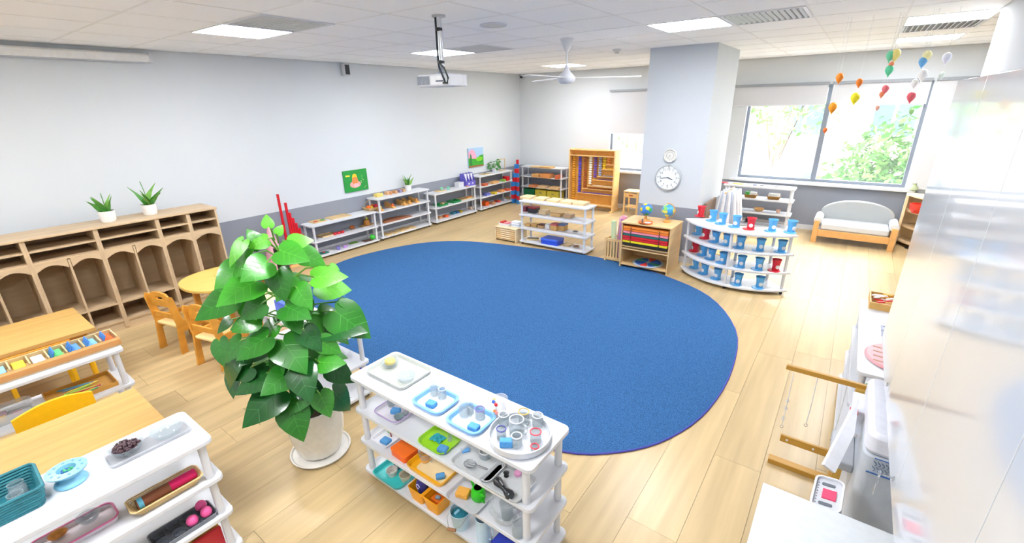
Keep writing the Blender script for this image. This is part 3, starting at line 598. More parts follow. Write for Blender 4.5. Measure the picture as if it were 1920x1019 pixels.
# sofa
t = thing('sofa', 'small grey sofa with curved back and light wood frame under the wide window', 'sofa', (.20, 8.32, 0)); w = .98; SW = mat('#e3ac6a', .4, 'wood', amt=.05); GF = mat('#a9adad', .45, scale=12, amt=.02); GS = mat('#d2d6da', .35, scale=12, amt=.02)
T2 = Matrix(((1, 0, 0, 0), (0, 0, 1, 0), (0, 1, 0, 0), (0, 0, 0, 1)))
pol = [(-w/2+.05, .22), (w/2-.05, .22)]+[((w/2-.04)*cos(pi*k/16), .40+.20*sin(pi*k/16)) for k in range(17)]
MB().prism(pol, .16, .23, T=T2).build('backrest', GF, t, bev=.02)
MB().prism(rrect(w-.16, .42, .03), .20, .30).build('seat_cushion', GS, t, loc=(0, -.03, 0), bev=.02)
for s_ in (-1, 1):
    a = MB(); T = Matrix.Translation((s_*(w/2-.04), -.25, .335)) @ Matrix.Rotation(-pi/2, 4, 'X'); a.lathe([(.0001, 0), (.05, 0), (.056, .01), (.056, .44), (.05, .45), (.0001, .45)], 18, T=T); a.build('armrest', GS, t)
    MB().bx(s_*(w/2-.03)-.035, s_*(w/2-.03)+.035, -.27, -.235, 0, .33).build('front_leg', SW, t, bev=.004); MB().bx(s_*(w/2-.03)-.02, s_*(w/2-.03)+.02, .19, .23, 0, .30).build('back_leg', SW, t); MB().bx(s_*(w/2-.03)-.012, s_*(w/2-.03)+.012, -.235, .19, .10, .29).build('side_panel', SW, t)
MB().bx(-w/2+.065, w/2-.065, -.262, -.238, .10, .20).build('front_rail', SW, t, bev=.004)
# corner shelf right of sofa
t = thing('corner_shelf', 'curved pale wood corner shelf at the right end of the sofa', 'shelf', (1.09, 8.45, 0)); CW = mat('#e8cfa4', .45, 'wood', amt=.05)
for z in (.08, .30, .52, .74): MB().prism([(-.36, .30), (.2, .30), (.2, -.3)]+[(.2-.56*sin(a), .30-.60*cos(a)) for a in [pi/2*k/8 for k in range(1, 8)]], z-.02, z).build('shelf_board', CW, t)
MB().bx(-.36, -.345, .05, .30, 0, .72).build('side_panel', CW, t); MB().bx(-.345, .2, .285, .30, 0, .72).build('back_panel', CW, t); MB().bx(-.38, -.35, -.0, .05, 0, .74).build('edge_post', CW, t)
MB().lathe([(.05, 0), (.05, .012), (.0001, .012)], 12, (-.2, -.05, 0)).build('foot', BLACK, t)
vessel('red_bowl', 'bright red bowl on the corner shelf by the sofa', 'bowl', (1712, 391), .52, [(.05, 0), (.09, .05), (.10, .13), (.09, .13), (.08, .05), (.0001, .01)], mat('#e5402f', .4)).location = (.86, 8.38, .52)
single('glass_vase', 'small green vase on the window ledge right of the wide window', 'vase', MB().lathe([(.03, 0), (.055, .03), (.05, .07), (.02, .10), (.025, .12), (.018, .12), (.0001, .02)], 18), mat('#a9b592', .3), (.795, YB-.035, .748), 0)

# ================================================================ foreground shelf items
g4 = lambda x, y: (640+x/2.689, 640+y/2.689)
T_, S_, H_, B_ = .69, .48, .27, .06
fs = 'of the foreground shelf'
JR = lambda r, h: jarp(r, h, .002)
cltr = mat('#e6e9e4', .2, 'clear', amt=.01)
tray('large clear tray with two glass bowls at the left end '+fs, g4(292, 160), T_, .31, .23, '#eef0ec', 0, .022, m=mat('#bfc3bd', .25))
vessel('glass_bowl', 'glass bowl holding a yellow sponge ball on the large clear tray', 'bowl', g4(248, 128), T_, bowlp(.048, .035), GLASS, dz=.006, fill=None)
q = at(g4(248, 122), T_+.012); single('ball', 'pale yellow ball inside the glass bowl on the large clear tray', 'ball', MB().ball((0, 0, .024), .03, 16, 10, sz=.8), mat('#ead98a', .9, 'fabric', scale=200, amt=.1), (q.x, q.y, T_+.0145))
vessel('glass_bowl', 'empty glass bowl on the large clear tray', 'bowl', g4(330, 200), T_, bowlp(.052, .035), GLASS, dz=.006)
LBL = mat('#7fb2e2', .3)
for k, (c, lb, sp, js) in enumerate([((477, 308), 'light blue rimmed tray in the middle of the top tier '+fs, (455, 328), [((470, 270), .022, .06, 'small glass jug'), ((512, 285), .02, .05, 'round glass jar')]),
                                     ((655, 402), 'light blue rimmed tray next to the round white tray '+fs, (668, 445), [((622, 375), .026, .07, 'tall glass jug'), ((652, 365), .018, .05, 'narrow glass jar'), ((700, 388), .024, .05, 'purple-ringed glass jar')])]):
    q = at(g4(*c), T_); L_, W_ = .20, .175
    t = thing('tray', lb, 'tray', (q.x, q.y, T_)); MB().ringtray(L_, W_, .020, .012, .04, .006).build('tray', LBL, t)
    MB().prism(rrect(L_-.045, W_-.045, .03), .004, .0055).build('liner', mat('#cfd8e0', .4), t)
    sponge('light blue sponge on the blue rimmed tray %s' % ['with the small jug', 'with the tall jug'][k], g4(*sp), T_, .1, dz=.0056)
    for (p, r, h, nm) in js:
        vessel('glass_jar', nm+' on the blue rimmed tray %s' % ['in the middle of the top tier', 'beside the round white tray'][k], 'jar', g4(*p), T_, jarp(r, h, .002), GLASS, handle=hndl(r, h) if 'jug' in nm else None, dz=.0056, rim=(r*.9, h+.001) if 'ring' in nm or 'round' in nm else None, rimc='#7a68a8' if 'purple' in nm else '#c4c8cc')
q = at(g4(900, 490), T_); t = thing('round_tray', 'round white tray full of glass jars at the right end '+fs, 'tray', (q.x, q.y, T_))
MB().lathe([(.125, 0), (.135, .006), (.137, .035), (.131, .035), (.128, .008), (.0001, .008)], 40).build('tray', mat('#ccd0d6', .25), t)
RQ = q
for (p, r, h, rc, lb, hd) in [((820, 425), .024, .06, '#d5d9dc', 'clear glass jar at the far left of the round white tray', 0), ((920, 415), .026, .065, '#e0b866', 'gold-rimmed glass jar at the back of the round white tray', 0), ((990, 430), .025, .06, '#d5d9dc', 'clear glass jar at the far right of the round white tray', 0), ((808, 490), .022, .05, '#4a4a96', 'dark blue-ringed glass jar on the round white tray', 0),
                           ((980, 510), .025, .055, '#d94452', 'red-ringed glass jar on the round white tray', 0), ((885, 465), .034, .075, '#d5d9dc', 'large glass jug in the centre of the round white tray', 1), ((885, 530), .024, .055, '#cfd3d6', 'glass jar at the front of the round white tray', 0), ((975, 550), .018, .02, '#d94452', 'small red and white lid on the round white tray', 0)]:
    vessel('glass_jar', lb, 'jar', g4(*p), T_, jarp(r, h, .002), GLASS, handle=hndl(r, h) if hd else None, dz=.008, rim=(r*.92, h), rimc=rc)
sponge('light blue sponge standing on the round white tray', g4(832, 530), T_, .6, (.055, .03, .035), dz=.008)
t = vessel('dotted_cup', 'clear cup with coloured dots at the back edge '+fs, 'cup', g4(805, 375), T_, cupp(.034, .10), mat('#f3f4f6', .25, 'clear'))
t.location.y = min(t.location.y, 1.45)
for k, (a, z, c) in enumerate([(-2.2, .085, '#2f5fc8'), (-1.6, .08, '#d8202f'), (-2.8, .08, '#efc02c'), (-2.3, .03, '#f08a2c'), (-1.7, .03, '#f0a09c'), (-2.0, .055, '#f6f6f6')]): MB().ball(((.0245+z*.1)*cos(a), (.0245+z*.1)*sin(a), z), .0095, 8, 6).build('dot', mat(c, .5), t)
# tier 2
t = tray('lilac-rimmed clear tray at the left of the second tier '+fs, g4(275, 358), S_, .20, .17, '#e6e0ec', 0, .018, m=mat('#dedae2', .3)); q = t.location
MB().tube([(x, y, 0) for x, y in rrect(.195, .165, .035)], .004, 6, closed=True).build('rim', mat('#b9a2d0', .4), t, loc=(0, 0, .018))
sponge('light blue sponge on the lilac-rimmed tray', g4(275, 362), S_, .4)
vessel('bowl', 'small grey-green bowl on the lilac-rimmed tray', 'bowl', g4(293, 395), S_, bowlp(.028, .022), mat('#7f9499', .4), dz=.005)
vessel('glass_jar', 'small glass cup on the lilac-rimmed tray', 'jar', g4(252, 325), S_, JR(.02, .045), GLASS, dz=.005); vessel('glass_jar', 'little round glass pot on the lilac-rimmed tray', 'jar', g4(325, 370), S_, JR(.018, .02), GLASS, dz=.005)
tray('bright lime green tray on the second tier '+fs, g4(497, 505), S_, .19, .165, '#9ad81c', 0, .016, rad=.04)
t = thing('cloth', 'crumpled teal cloth on the lime green tray', 'cloth', tuple(at(g4(488, 497), S_))); t.location.z = S_+.0045
b = MB(); rnd = random.Random(4)
n = 9; vs = [((i-4)*.0085+rnd.uniform(-.002, .002), (j-4)*.007+rnd.uniform(-.002, .002), max(0, rnd.uniform(.004, .024)*(1-((i-4)**2+(j-4)**2)/34))) for i in range(n) for j in range(n)]
b.add(vs, [(i*n+j, (i+1)*n+j, (i+1)*n+j+1, i*n+j+1) for i in range(n-1) for j in range(n-1)]); b.build('fabric', mat('#2aa5b0', .8), t)
sponge('light blue sponge on the lime green tray', g4(513, 555), S_, .2, dz=.0045); vessel('glass_jar', 'tiny glass bottle on the lime green tray', 'jar', g4(548, 502), S_, JR(.013, .03), GLASS, dz=.0045)
sponge('light blue sponge lying alone between trays on the second tier', g4(625, 558), S_, .9, (.045, .026, .014), '#6faee8', 0)
tray('clear tray with wire whisks on the second tier '+fs, g4(690, 625), S_, .24, .15, '#eceeee', 0, .018, m=mat('#cfd2d4', .25))
t = thing('wire_whisk', 'looped wire whisk on the clear tray of the second tier', 'whisk', tuple(at(g4(655, 640), S_)), .3); t.location.z = S_+.0085
w_ = MB()
for k in range(5): a = k*pi/5; w_.tube([(.028*cos(a)*sin(u)*1, .028*sin(a)*sin(u)*.5+.0, .014+.012*sin(a)*sin(u)) if 0 else (-.035+.06*(1-cos(u))/2, .024*sin(u)*cos(a), .014+.012*sin(u)*sin(a)) for u in [2*pi*j/14 for j in range(14)]], .0014, 5, closed=True)
w_.build('wires', CHROME, t); MB().tube([(.025, 0, .014), (.085, 0, .006)], .005, 8).build('handle', CHROME, t)
vessel('ring_jar', 'white-ringed glass jar behind the whisks on the second tier', 'jar', g4(725, 585), S_, JR(.028, .035), GLASS, rim=(.027, .036), rimc='#f4f4f4', dz=.005)
tray('clear tray with the black grinder on the second tier '+fs, g4(840, 715), S_, .22, .17, '#eceeee', 0, .018, m=mat('#cdd0d2', .25))
q = at(g4(818, 742), S_+.026); t = thing('grinder', 'black hourglass-shaped grinder lying on the clear tray', 'grinder', (q.x, q.y, S_+.0265), R(-18))
MB().lathe([(.0001, -.055), (.018, -.055), (.022, -.045), (.012, -.01), (.012, .01), (.022, .045), (.018, .055), (.0001, .055)], 20, T=Matrix.Rotation(pi/2, 4, 'Y')).build('body', mat('#2c2f33', .25), t)
MB().tube([(-.004, 0, .0125), (-.03, 0, .021)], .003, 6).build('glint_strip', CHROME, t)  # thin chrome strip imitates a glint on the black body
q = at(g4(832, 680), S_+.006); t = thing('black_peg', 'small black peg beside the black grinder', 'knob', (q.x, q.y, S_+.005)); MB().lathe([(.012, 0), (.009, .012), (.014, .02), (.0001, .024)], 12).build('knob', BLACK, t)
vessel('pink_cup', 'small pink cup behind the black grinder', 'cup', g4(890, 672), S_, [(.017, 0), (.016, .012), (.0001, .014)], mat('#f4a6d4', .5), dz=.005)
# tier 3
tray('white tray with green brush, left of third tier '+fs, g4(235, 490), H_, .14, .15, '#ececf2', 0, .018, rad=.015)
sponge('light blue sponge on the white tray with the green brush', g4(225, 510), H_, .1, (.055, .045, .02))
q = at(g4(245, 462), H_); t = thing('brush', 'small brush with green head on the white tray of the third tier', 'brush', (q.x, q.y, H_+.0045), -.5); MB().ball((0, 0, .012), .015, 12, 8, sz=.8).build('head', mat('#5ad08a', .6), t); MB().tube([(.012, 0, .010), (.05, 0, .006)], .004, 8).build('handle', mat('#a0484a', .5), t)
q = at(g4(322, 570), H_); t = thing('orange_box', 'bright orange lidded box on the third tier '+fs, 'box', (q.x, q.y, H_), -.05); MB().prism(rrect(.125, .10, .015), 0, .035).build('body', mat('#ff6a12', .4), t, bev=.003); MB().prism(rrect(.130, .105, .016), .035, .045).build('lid', mat('#ff7417', .4), t, bev=.003)
tray('long yellow tray with clear pitcher on the third tier '+fs, g4(465, 645), H_, .26, .165, '#fbb617', 0, .026, rad=.03)
q = at(g4(480, 650), H_); single('liner', 'cream mat lying in the long yellow tray', 'mat', MB().prism(rrect(.20, .115, .02), 0, .002), mat('#f3d9a6', .7), (q.x, q.y, H_+.0045))
vessel('pitcher', 'clear pitcher with orange content in the yellow tray', 'pitcher', g4(425, 600), H_, cupp(.036, .055), GLASS, handle=hndl(.034, .055), dz=.0066, fill=(.03, .012), fm=mat('#f4a72c', .5))
sponge('light blue sponge in the long yellow tray', g4(500, 690), H_, .9, (.046, .03, .022), dz=.0066)
tray('clear tray with the green watering can on the third tier '+fs, g4(650, 785), H_, .20, .17, '#eceeee', 0, .018, m=mat('#c9cad2', .25))
sponge('orange sponge beside the green watering can', g4(615, 778), H_, .3, (.065, .05, .03), '#f6b34e', .0045)
q = at(g4(692, 795), H_); t = thing('watering_can', 'small bright green watering can on the third tier', 'watering can', (q.x, q.y, H_+.0045), R(160)); gc = mat('#2fc41c', .35)
MB().lathe([(.030, 0), (.036, .01), (.034, .05), (.026, .065), (.02, .066), (.03, .05), (.031, .012), (.0001, .008)], 20).build('body', gc, t); MB().tube([(.03, 0, .02), (.06, 0, .05), (.075, 0, .075)], .007, 8, r1=.005).build('spout', gc, t); MB().tube([(-.03, 0, .05), (-.055, 0, .055), (-.055, 0, .02), (-.034, 0, .015)], .005, 8).build('handle', gc, t)
MB().lathe([(.019, .067), (.0001, .067)], 16).build('opening', BLACK, t)
vessel('glass_basin', 'large clear basin with a pitcher inside, right of the third tier', 'basin', g4(835, 890), H_, bowlp(.085, .07), CLEAR)
vessel('glass_pitcher', 'glass pitcher inside the large clear basin', 'pitcher', g4(835, 890), H_, cupp(.035, .09), GLASS, handle=hndl(.033, .09), dz=.0035)
vessel('glass_jar', 'round glass jar at the right end of the third tier', 'jar', g4(893, 975), H_, JR(.03, .07), GLASS)
q = at(g4(1000, 868), H_); t = thing('notebook_rack', 'pale grey tilted board at the right rear of the third tier', 'board', (min(q.x, -.93), q.y, H_), R(80)); MB().box((0, 0, .07), (.16, .01, .14)).build('board', mat('#dcdae4', .4), t, bev=.003); MB().box((0, -.006, .08), (.05, .003, .012)).build('stripe', mat('#5a6a8c', .5), t); MB().box((0, 0, .006), (.16, .05, .012)).build('foot', mat('#dcdae4', .4), t)
# bottom tier
tray('turquoise tray with cups at the left of the bottom tier '+fs, g4(280, 668), B_, .23, .19, '#3ac4c4', 0, .024, rad=.03)
vessel('shell_cup', 'speckled white cup on the turquoise tray', 'cup', g4(258, 675), B_, cupp(.033, .04), mat('#e9dfd8', .6, scale=60, amt=.3), dz=.0045)
vessel('bowl', 'beige bowl with grey inside on the turquoise tray', 'bowl', g4(325, 702), B_, cupp(.034, .045), mat('#d9cfb4', .5), dz=.0045, fill=(.028, .03), fm=mat('#8f8a76', .7))
for k in range(2): block('dark slate bar on the turquoise tray, %s of two' % ['upper', 'lower'][k], g4(280, 612+26*k), B_, (.055, .012, .012), '#4c6a80', 'bar', 'slate_bar', R(-8), dz=.0045)
q = at(g4(452, 805), B_); t = thing('yellow_bin', 'yellow two-compartment bin on the bottom tier '+fs, 'bin', (q.x, q.y, B_)); yb = mat('#f6a915', .4)
for s_ in (-1, 1): MB().ringtray(.112, .12, .085, .005, .015, .012, base=.006).build('compartment', yb, t, loc=(s_*.058, 0, 0))
MB().box((0, 0, .078), (.02, .11, .012)).build('bridge', yb, t)
q2 = Vector((q.x-.055, q.y, B_)); t = thing('toy_figure', 'dark purple patterned fabric bundle in the left half of the yellow bin', 'toy', (q2.x, q2.y, B_+.007)); MB().lathe([(.02, 0), (.028, .03), (.034, .09), (.022, .13), (.0001, .14)], 14).build('bundle', mat('#3f3f96', .8, scale=120, amt=.4), t); MB().tube([(.012*cos(a)-.0, -.033, .085+.014*sin(a)) for a in [5*k/10 for k in range(11)]], .003, 6).build('swirl', mat('#c9c4ea', .6), t)
block('orange block in the right half of the yellow bin', (0, 0), B_, (.06, .06, .045), '#f0791c'); o_ = [o for o in bpy.data.objects if o.get('label', '').startswith('orange block in')][0]; o_.location = (q.x+.052, q.y+.01, B_+.0065)
s_ = sponge('small grey-blue sponge on the orange block in the yellow bin', (0, 0), B_, .4, (.03, .02, .014), '#8aa2b4'); s_.location = (q.x+.06, q.y-.0, B_+.052)
q = at(g4(605, 930), B_); t = thing('pail', 'light blue pail with wooden grip on the bottom tier '+fs, 'pail', (q.x, q.y, B_)); MB().lathe([(.038, 0), (.052, .10), (.054, .104), (.050, .104), (.036, .006), (.0001, .006)], 26).build('body', mat('#b7d2df', .4), t); MB().tube([(-.052, 0, .095), (-.045, -.05, .07), (0, -.085, .045), (.045, -.05, .07), (.052, 0, .095)], .002, 6).build('bail_handle', CHROME, t); MB().tube([(-.012, -.082, .047), (.03, -.070, .054)], .008, 10).build('grip', mat('#a4754e', .5, 'wood'), t)
t = thing('cloth', 'dark teal cloth with light patch inside the light blue pail', 'cloth', (q.x, q.y, B_+.0065)); MB().lathe([(.034, 0), (.043, .075), (.02, .088), (.0001, .08)], 14).build('fabric', mat('#1f7f92', .8, scale=60, amt=.25), t); MB().box((-.012, -.012, .086), (.012, .03, .008)).build('patch', mat('#9ad2ea', .8), t)
vessel('pitcher', 'pale blue pitcher right of the pail on the bottom tier', 'pitcher', g4(718, 1000), B_, [(.035, 0), (.038, .06), (.032, .13), (.038, .145), (.034, .145), (.028, .13), (.03, .01), (.0001, .01)], mat('#bfdcf0', .3), handle=hndl(.038, .14))
lidbox('royal blue box at the front right of the bottom tier', g4(820, 1050), B_, (.10, .08, .05), mat('#2b3fb8', .4))
q = at(g4(1020, 1040), B_); t = thing('blue_package', 'blue and white packet at the far right of the bottom tier', 'packet', (min(q.x, -.93), q.y, B_), .3); MB().box((0, 0, .045), (.07, .03, .09)).build('packet', mat('#1f4ea8', .4), t, bev=.008); MB().box((0, -.016, .05), (.02, .003, .09)).build('stripe', mat('#e8eef8', .4), t)
# ================================================================ bottom-left shelf items
gA = lambda x, y: (x/2.2208, 560+y/2.2208); ga = lambda x, y: (x/4.265, 780+y/4.265)
TEAL = mat('#2b7f8c', .6, scale=40, amt=.2)
def basket(label, p, z, L, W_, h, m, rz=0, bands=8, flare=.015, name='woven_basket'):
    q = at(p, z); t = thing(name, label, 'basket', (q.x, q.y, z), rz)
    for k in range(bands):
        u = k/(bands-1); rr = rrect(L-2*flare*(1-u), W_-2*flare*(1-u), .02, 3); n = len(rr)
        MB().tube([(x*(1+.012*((i+k) % 2)), y*(1+.02*((i+k) % 2)), .006+u*(h-.006)) for i, (x, y) in enumerate(rr)], h/bands*.55, 6, closed=True).build('weave_band', m, t)
    MB().prism(rrect(L-2*flare, W_-2*flare, .02), 0, .006).build('bottom', m, t); st = MB()
    rr = rrect(L, W_, .02, 3); r0 = rrect(L-2*flare, W_-2*flare, .02, 3)
    for a, b in list(zip(r0, rr))[::2]: st.tube([(a[0], a[1], 0), (b[0], b[1], h)], .0035, 5)
    st.build('stakes', m, t)['kind'] = 'stuff'; return t
bt = basket('teal woven basket with clear jars at the bottom left corner', gA(20, 885), T_, .20, .22, .085, TEAL)
for dx, dy, lb in [(-.04, .05, 'upper'), (.03, .04, 'right'), (.0, -.03, 'lower')]:
    v = vessel('glass_jar', 'clear jar in the teal basket, %s one' % lb, 'jar', (10, 950), T_, jarp(.026, .06), GLASS); v.location = (bt.location.x+dx, bt.location.y+dy, T_+.0065)
q = at(gA(300, 765), T_); t = thing('spool_dish', 'pale blue spool-shaped dish with green beads on the bottom left shelf', 'dish', (q.x, q.y, T_)); sb = mat('#86c4e0', .35)
MB().lathe([(.048, 0), (.052, .008), (.046, .02), (.030, .035), (.032, .05), (.062, .060), (.064, .066), (.030, .068), (.026, .05), (.0001, .05)], 32).build('body', sb, t)
for k in range(10): a = k*pi/5; MB().lathe([(.0001, 0), (.005, 0), (.005, .0015), (.0001, .0015)], 8, (.047*cos(a), .047*sin(a), .0665)).build('hole', mat('#5f93b0', .5), t)
rnd = random.Random(2)
b = MB()
for k in range(14): b.ball((.017*cos(k*2.4)*(k/14)**.5, .017*sin(k*2.4)*(k/14)**.5, .006+(k % 3)*.003), .006, 8, 6, k % 3)
o = tag(b.build('beads', [mat('#2f8a5a', .3), mat('#2f5fa8', .3), mat('#49b07c', .3)], None, (q.x, q.y, T_+.0505)), 'green and blue beads inside the pale blue spool dish', 'beads'); o['kind'] = 'stuff'
tr = tray('clear tray holding two glass bowls on the bottom left shelf', gA(625, 605), T_, .14, .31, '#e9ebf0', R(0), .02, m=mat('#e4e6ec', .2, 'clear'), rad=.02)
v = vessel('glass_bowl', 'glass bowl of dark beans on the bottom left shelf', 'bowl', gA(535, 640), T_, bowlp(.062, .04), GLASS, dz=.005)
rnd = random.Random(9); b = MB()
for k in range(150):
    a = rnd.uniform(0, 6.3); r = .046*rnd.random()**.5; b.ball((r*cos(a), r*sin(a), .024+rnd.uniform(0, .016)), .0058, 6, 4, sx=1.3)
o = tag(b.build('beans', mat('#4a3038', .35, scale=80, amt=.2), None, (v.location.x, v.location.y, T_+.005)), 'heap of dark brown beans filling the glass bowl', 'beans'); o['kind'] = 'stuff'
vessel('glass_bowl', 'empty glass bowl right of the bowl of beans', 'bowl', gA(700, 570), T_, bowlp(.062, .038), GLASS, dz=.005)
wk = basket('pale wicker basket with brown and pink rolls on the second tier', gA(655, 765), S_, .11, .26, .04, mat('#e2c48c', .6, scale=60, amt=.12), 0, 6, .022); wk.location.x = -2.145
for (c, dy, l, lb, r) in [('#8a5236', -.045, .12, 'brown roll with blue end in the wicker basket', .022), ('#e01f68', .065, .10, 'bright pink cloth roll in the wicker basket', .022)]:
    t = thing('cloth_roll', lb, 'cloth', (wk.location.x, wk.location.y+dy, S_+.035)); MB().lathe([(.0001, -l/2), (r, -l/2), (r, l/2), (.0001, l/2)], 14, T=Matrix.Rotation(pi/2, 4, 'X')).build('roll', mat(c, .8), t)
    if 'brown' in lb: MB().lathe([(r+.0006, l/2-.022), (r+.001, l/2-.022), (r+.001, l/2-.004), (r+.0006, l/2-.004)], 14, T=Matrix.Rotation(pi/2, 4, 'X')).build('end_band', mat('#6ac4e4', .6), t)
q = at(gA(310, 965), S_); t = thing('tray', 'clear tray with pink rim on the second tier of the bottom left shelf', 'tray', (min(q.x+.03, -2.15), q.y, S_)); MB().ringtray(.13, .26, .02, .004, .02, .004).build('tray', mat('#eadfe4', .25), t); MB().tube([(x, y, .021) for x, y in rrect(.128, .258, .03)], .0042, 6, closed=True).build('rim', mat('#e07aa8', .4), t)
single('soap', 'orange and yellow marbled oval soap in the pink-rimmed tray', 'soap', MB().ball((0, 0, .018), .03, 16, 10, sz=.6, sx=.75), mat('#e8862a', .4, scale=50, amt=.5), (q.x, q.y-.045, S_+.0045))
vessel('glass_bowl', 'clear bowl right of the soap in the pink-rimmed tray', 'bowl', (1, 1), S_, bowlp(.04, .03), GLASS).location = (q.x, q.y+.05, S_+.0045)
q = at(gA(745, 925), H_); q.x = -2.15; t = thing('muffin_tin', 'dark grey muffin tin with pink eggs on the third tier', 'tin', (q.x, q.y, H_)); dk = mat('#7b8089', .35)
MB().ringtray(.13, .25, .024, .005, .02, .006).build('tin', dk, t)
for i in range(2):
    for j in range(4): MB().lathe([(.021, 0.006), (.027, .024), (.0255, .024), (.019, .008), (.0001, .008)], 16, ((i-.5)*.06, (j-1.5)*.058, 0)).build('cup_well', mat('#555a64', .35), t)
for i, j, lb in [(0, 3, 'far left'), (1, 3, 'far right'), (1, 2, 'near')]:
    single('pink_egg', 'bright pink egg in the muffin tin, %s one' % lb, 'egg', MB().ball((0, 0, .026), .024, 14, 10, sz=1.1), mat('#f45fa4', .4), (q.x+(i-.5)*.06, q.y+(j-1.5)*.058, H_+.009), 0, 'pink eggs in the muffin tin')
for k, (c, x, lb) in enumerate([('#d22430', 890, 'red book spine at the bottom of the left shelf'), ('#c9a04c', 860, 'tan book spine beside the red book')]):
    o = block(lb, gA(x, 1000), B_, (.02, .15, .11), c, 'book', 'book', 0); o.location.x = -2.14-.03*k; o.location.y = .38
block('red and orange box under the muffin tin', gA(540, 1010), H_, (.07, .07, .02), '#d8391f').location = (-2.13, .04, H_)
# ================================================================ second left shelf items (card box etc.)
gB = lambda x, y: (x/5.096, 600+y/5.096); TB, SB = .585, .325
q = Vector((-3.85, .0)); t = thing('card_box', 'long wooden sorting box of coloured cards on the three-tier left shelf', 'box', (-3.86, .30, TB)); L_ = .60
WD = mat('#c98f52', .45, 'wood', amt=.06)
MB().bx(-.10, .10, -L_/2, L_/2, 0, .008).build('bottom', PINE, t); MB().bx(.055, .105, -L_/2, L_/2, .008, .045).build('front_wall', WD, t, bev=.002); MB().bx(-.105, -.095, -L_/2, L_/2, .008, .06).build('back_wall', PINE, t)
for k in range(8): y = -L_/2+.004+k*(L_-.008)/7; MB().bx(-.095, .055, y-.004, y+.004, .008, .055).build('divider', PINE, t)
for k, (c, tl) in enumerate([('#8fc8f2', 0), ('#f2d83a', 0), ('#eae6e0', 0), ('#62d07a', 1), ('#5a9ae0', 1), ('#7fc0ee', 1), ('#f4672c', 0)]):
    y = -L_/2+.045+k*(L_-.008)/7
    o = block('%s cards, bundle %s in the sorting box' % (['light blue', 'yellow', 'white', 'green', 'blue', 'pale blue', 'orange'][k], ['nearest the left end', 'second from the left', 'third from the left', 'in the middle', 'right of the middle', 'second from the right', 'at the right end'][k]), (100, 650), TB, (.12, .055, .034), c, 'cards', 'card_bundle'); o.location = (-3.88, .30+y, TB+.0085)
    if k in (3, 4, 5, 6):
        o = block('blue divider card sticking up in the sorting box, %s' % ['first', 'second', 'third', 'last'][k-3], (100, 650), TB, (.12, .006, .07), '#3f86d8', 'card', 'divider_card'); o.location = (-3.88, .30+y-.036, TB+.0085); o.rotation_euler = (R(-22), 0, 0)
t = tray('white frame tray left of the sorting box', gB(40, 560), TB, .2, .2, '#f2f2f2', 0, .03, rad=.01); t.location = (-3.86, -.13, TB)
block('cream card in the white frame tray', (0, 0), TB, (.12, .1, .012), '#efe2b8').location = (-3.86, -.13, TB+.0045)
q = at(gB(800, 650), SB); t = thing('pencil_tray', 'wooden tray of coloured pencils on the middle tier', 'tray', (-3.85, .34, SB)); MB().ringtray(.24, .34, .03, .006, .005, 0).build('tray', OAK, t)
for k, c in enumerate(['#3f8fb0', '#4a7fa0', '#e8d52c', '#7fd04a', '#c9e04c', '#d8303a', '#e8c42c', '#3fb06c']):
    tt = thing('pencil', 'coloured pencil %s in the wooden pencil tray' % ['teal', 'steel blue', 'yellow', 'light green', 'lime', 'red', 'golden', 'dark green'][k], 'pencil', (-3.93+.022*k, .34+.02*(k % 3-1), SB+.0085), R(-14+8*(k % 4))); MB().tube([(0, -.085, .004), (0, .075, .004)], .004, 6).build('barrel', mat(c, .4), tt); MB().tube([(0, .075, .004), (0, .09, .004)], .004, 6, r1=.0006).build('tip', PINE, tt)
q = at(gB(240, 880), SB); t = thing('plastic_box', 'clear plastic box with coloured blocks on the middle tier', 'box', (-3.86, -.02, SB)); MB().ringtray(.20, .28, .06, .004, .04, .012).build('box', CLEAR, t)
for c, x, y, lb in [('#8cc08a', .03, -.08, 'sage green block'), ('#e8c884', .03, -.01, 'sand yellow block'), ('#b88a90', .03, .06, 'dusty rose block'), ('#b09aa4', -.04, .0, 'mauve block')]: block(lb+' in the clear plastic box', (0, 0), SB, (.05, .045, .025), c, 'block', 'toy_block').location = (-3.86+x, -.02+y, SB+.0045)

# ================================================================ items on the left-wall shelves
g5 = lambda x, y: (530+x/4.632, 280+y/4.632); g6 = lambda x, y: (800+x/3.92, 240+y/3.92); gc = lambda x, y: (900+x/7.28, 350+y/7.28)
XW = XL+.10
def fix(o, X0=XL+.12, X1=XL+.26):
    o.location.x = min(max(o.location.x, X0), X1); return o
V = pi/2
S1 = [.05, .27, .505]; S4 = [.06, .29, .51, .72]
s1 = 'of the shelf beside the red rods'
fix(wtray('light wood tray at top left '+s1, g5(240, 615), S1[2], .20, .16, V, .015))
fix(block('red card in the top left tray '+s1, g5(228, 618), S1[2], (.05, .05, .010), '#d8604a', rz=V, dz=.005)); fix(block('green card in the top left tray '+s1, g5(290, 605), S1[2], (.06, .05, .010), '#5aa848', rz=V, dz=.005))
fix(wtray('long flat tan puzzle board on top '+s1, g5(440, 580), S1[2], .34, .2, V, .012))
fb = basket('wicker basket of fruit at the top right '+s1, g5(676, 504), S1[2], .25, .18, .04, mat('#d9b77c', .6, scale=60, amt=.1), V, 5); fix(fb)
MB().tube([(-.12, 0, .03), (-.11, 0, .13), (0, 0, .18), (.11, 0, .13), (.12, 0, .03)], .004, 6).build('handle', mat('#d9b77c', .6), fb)
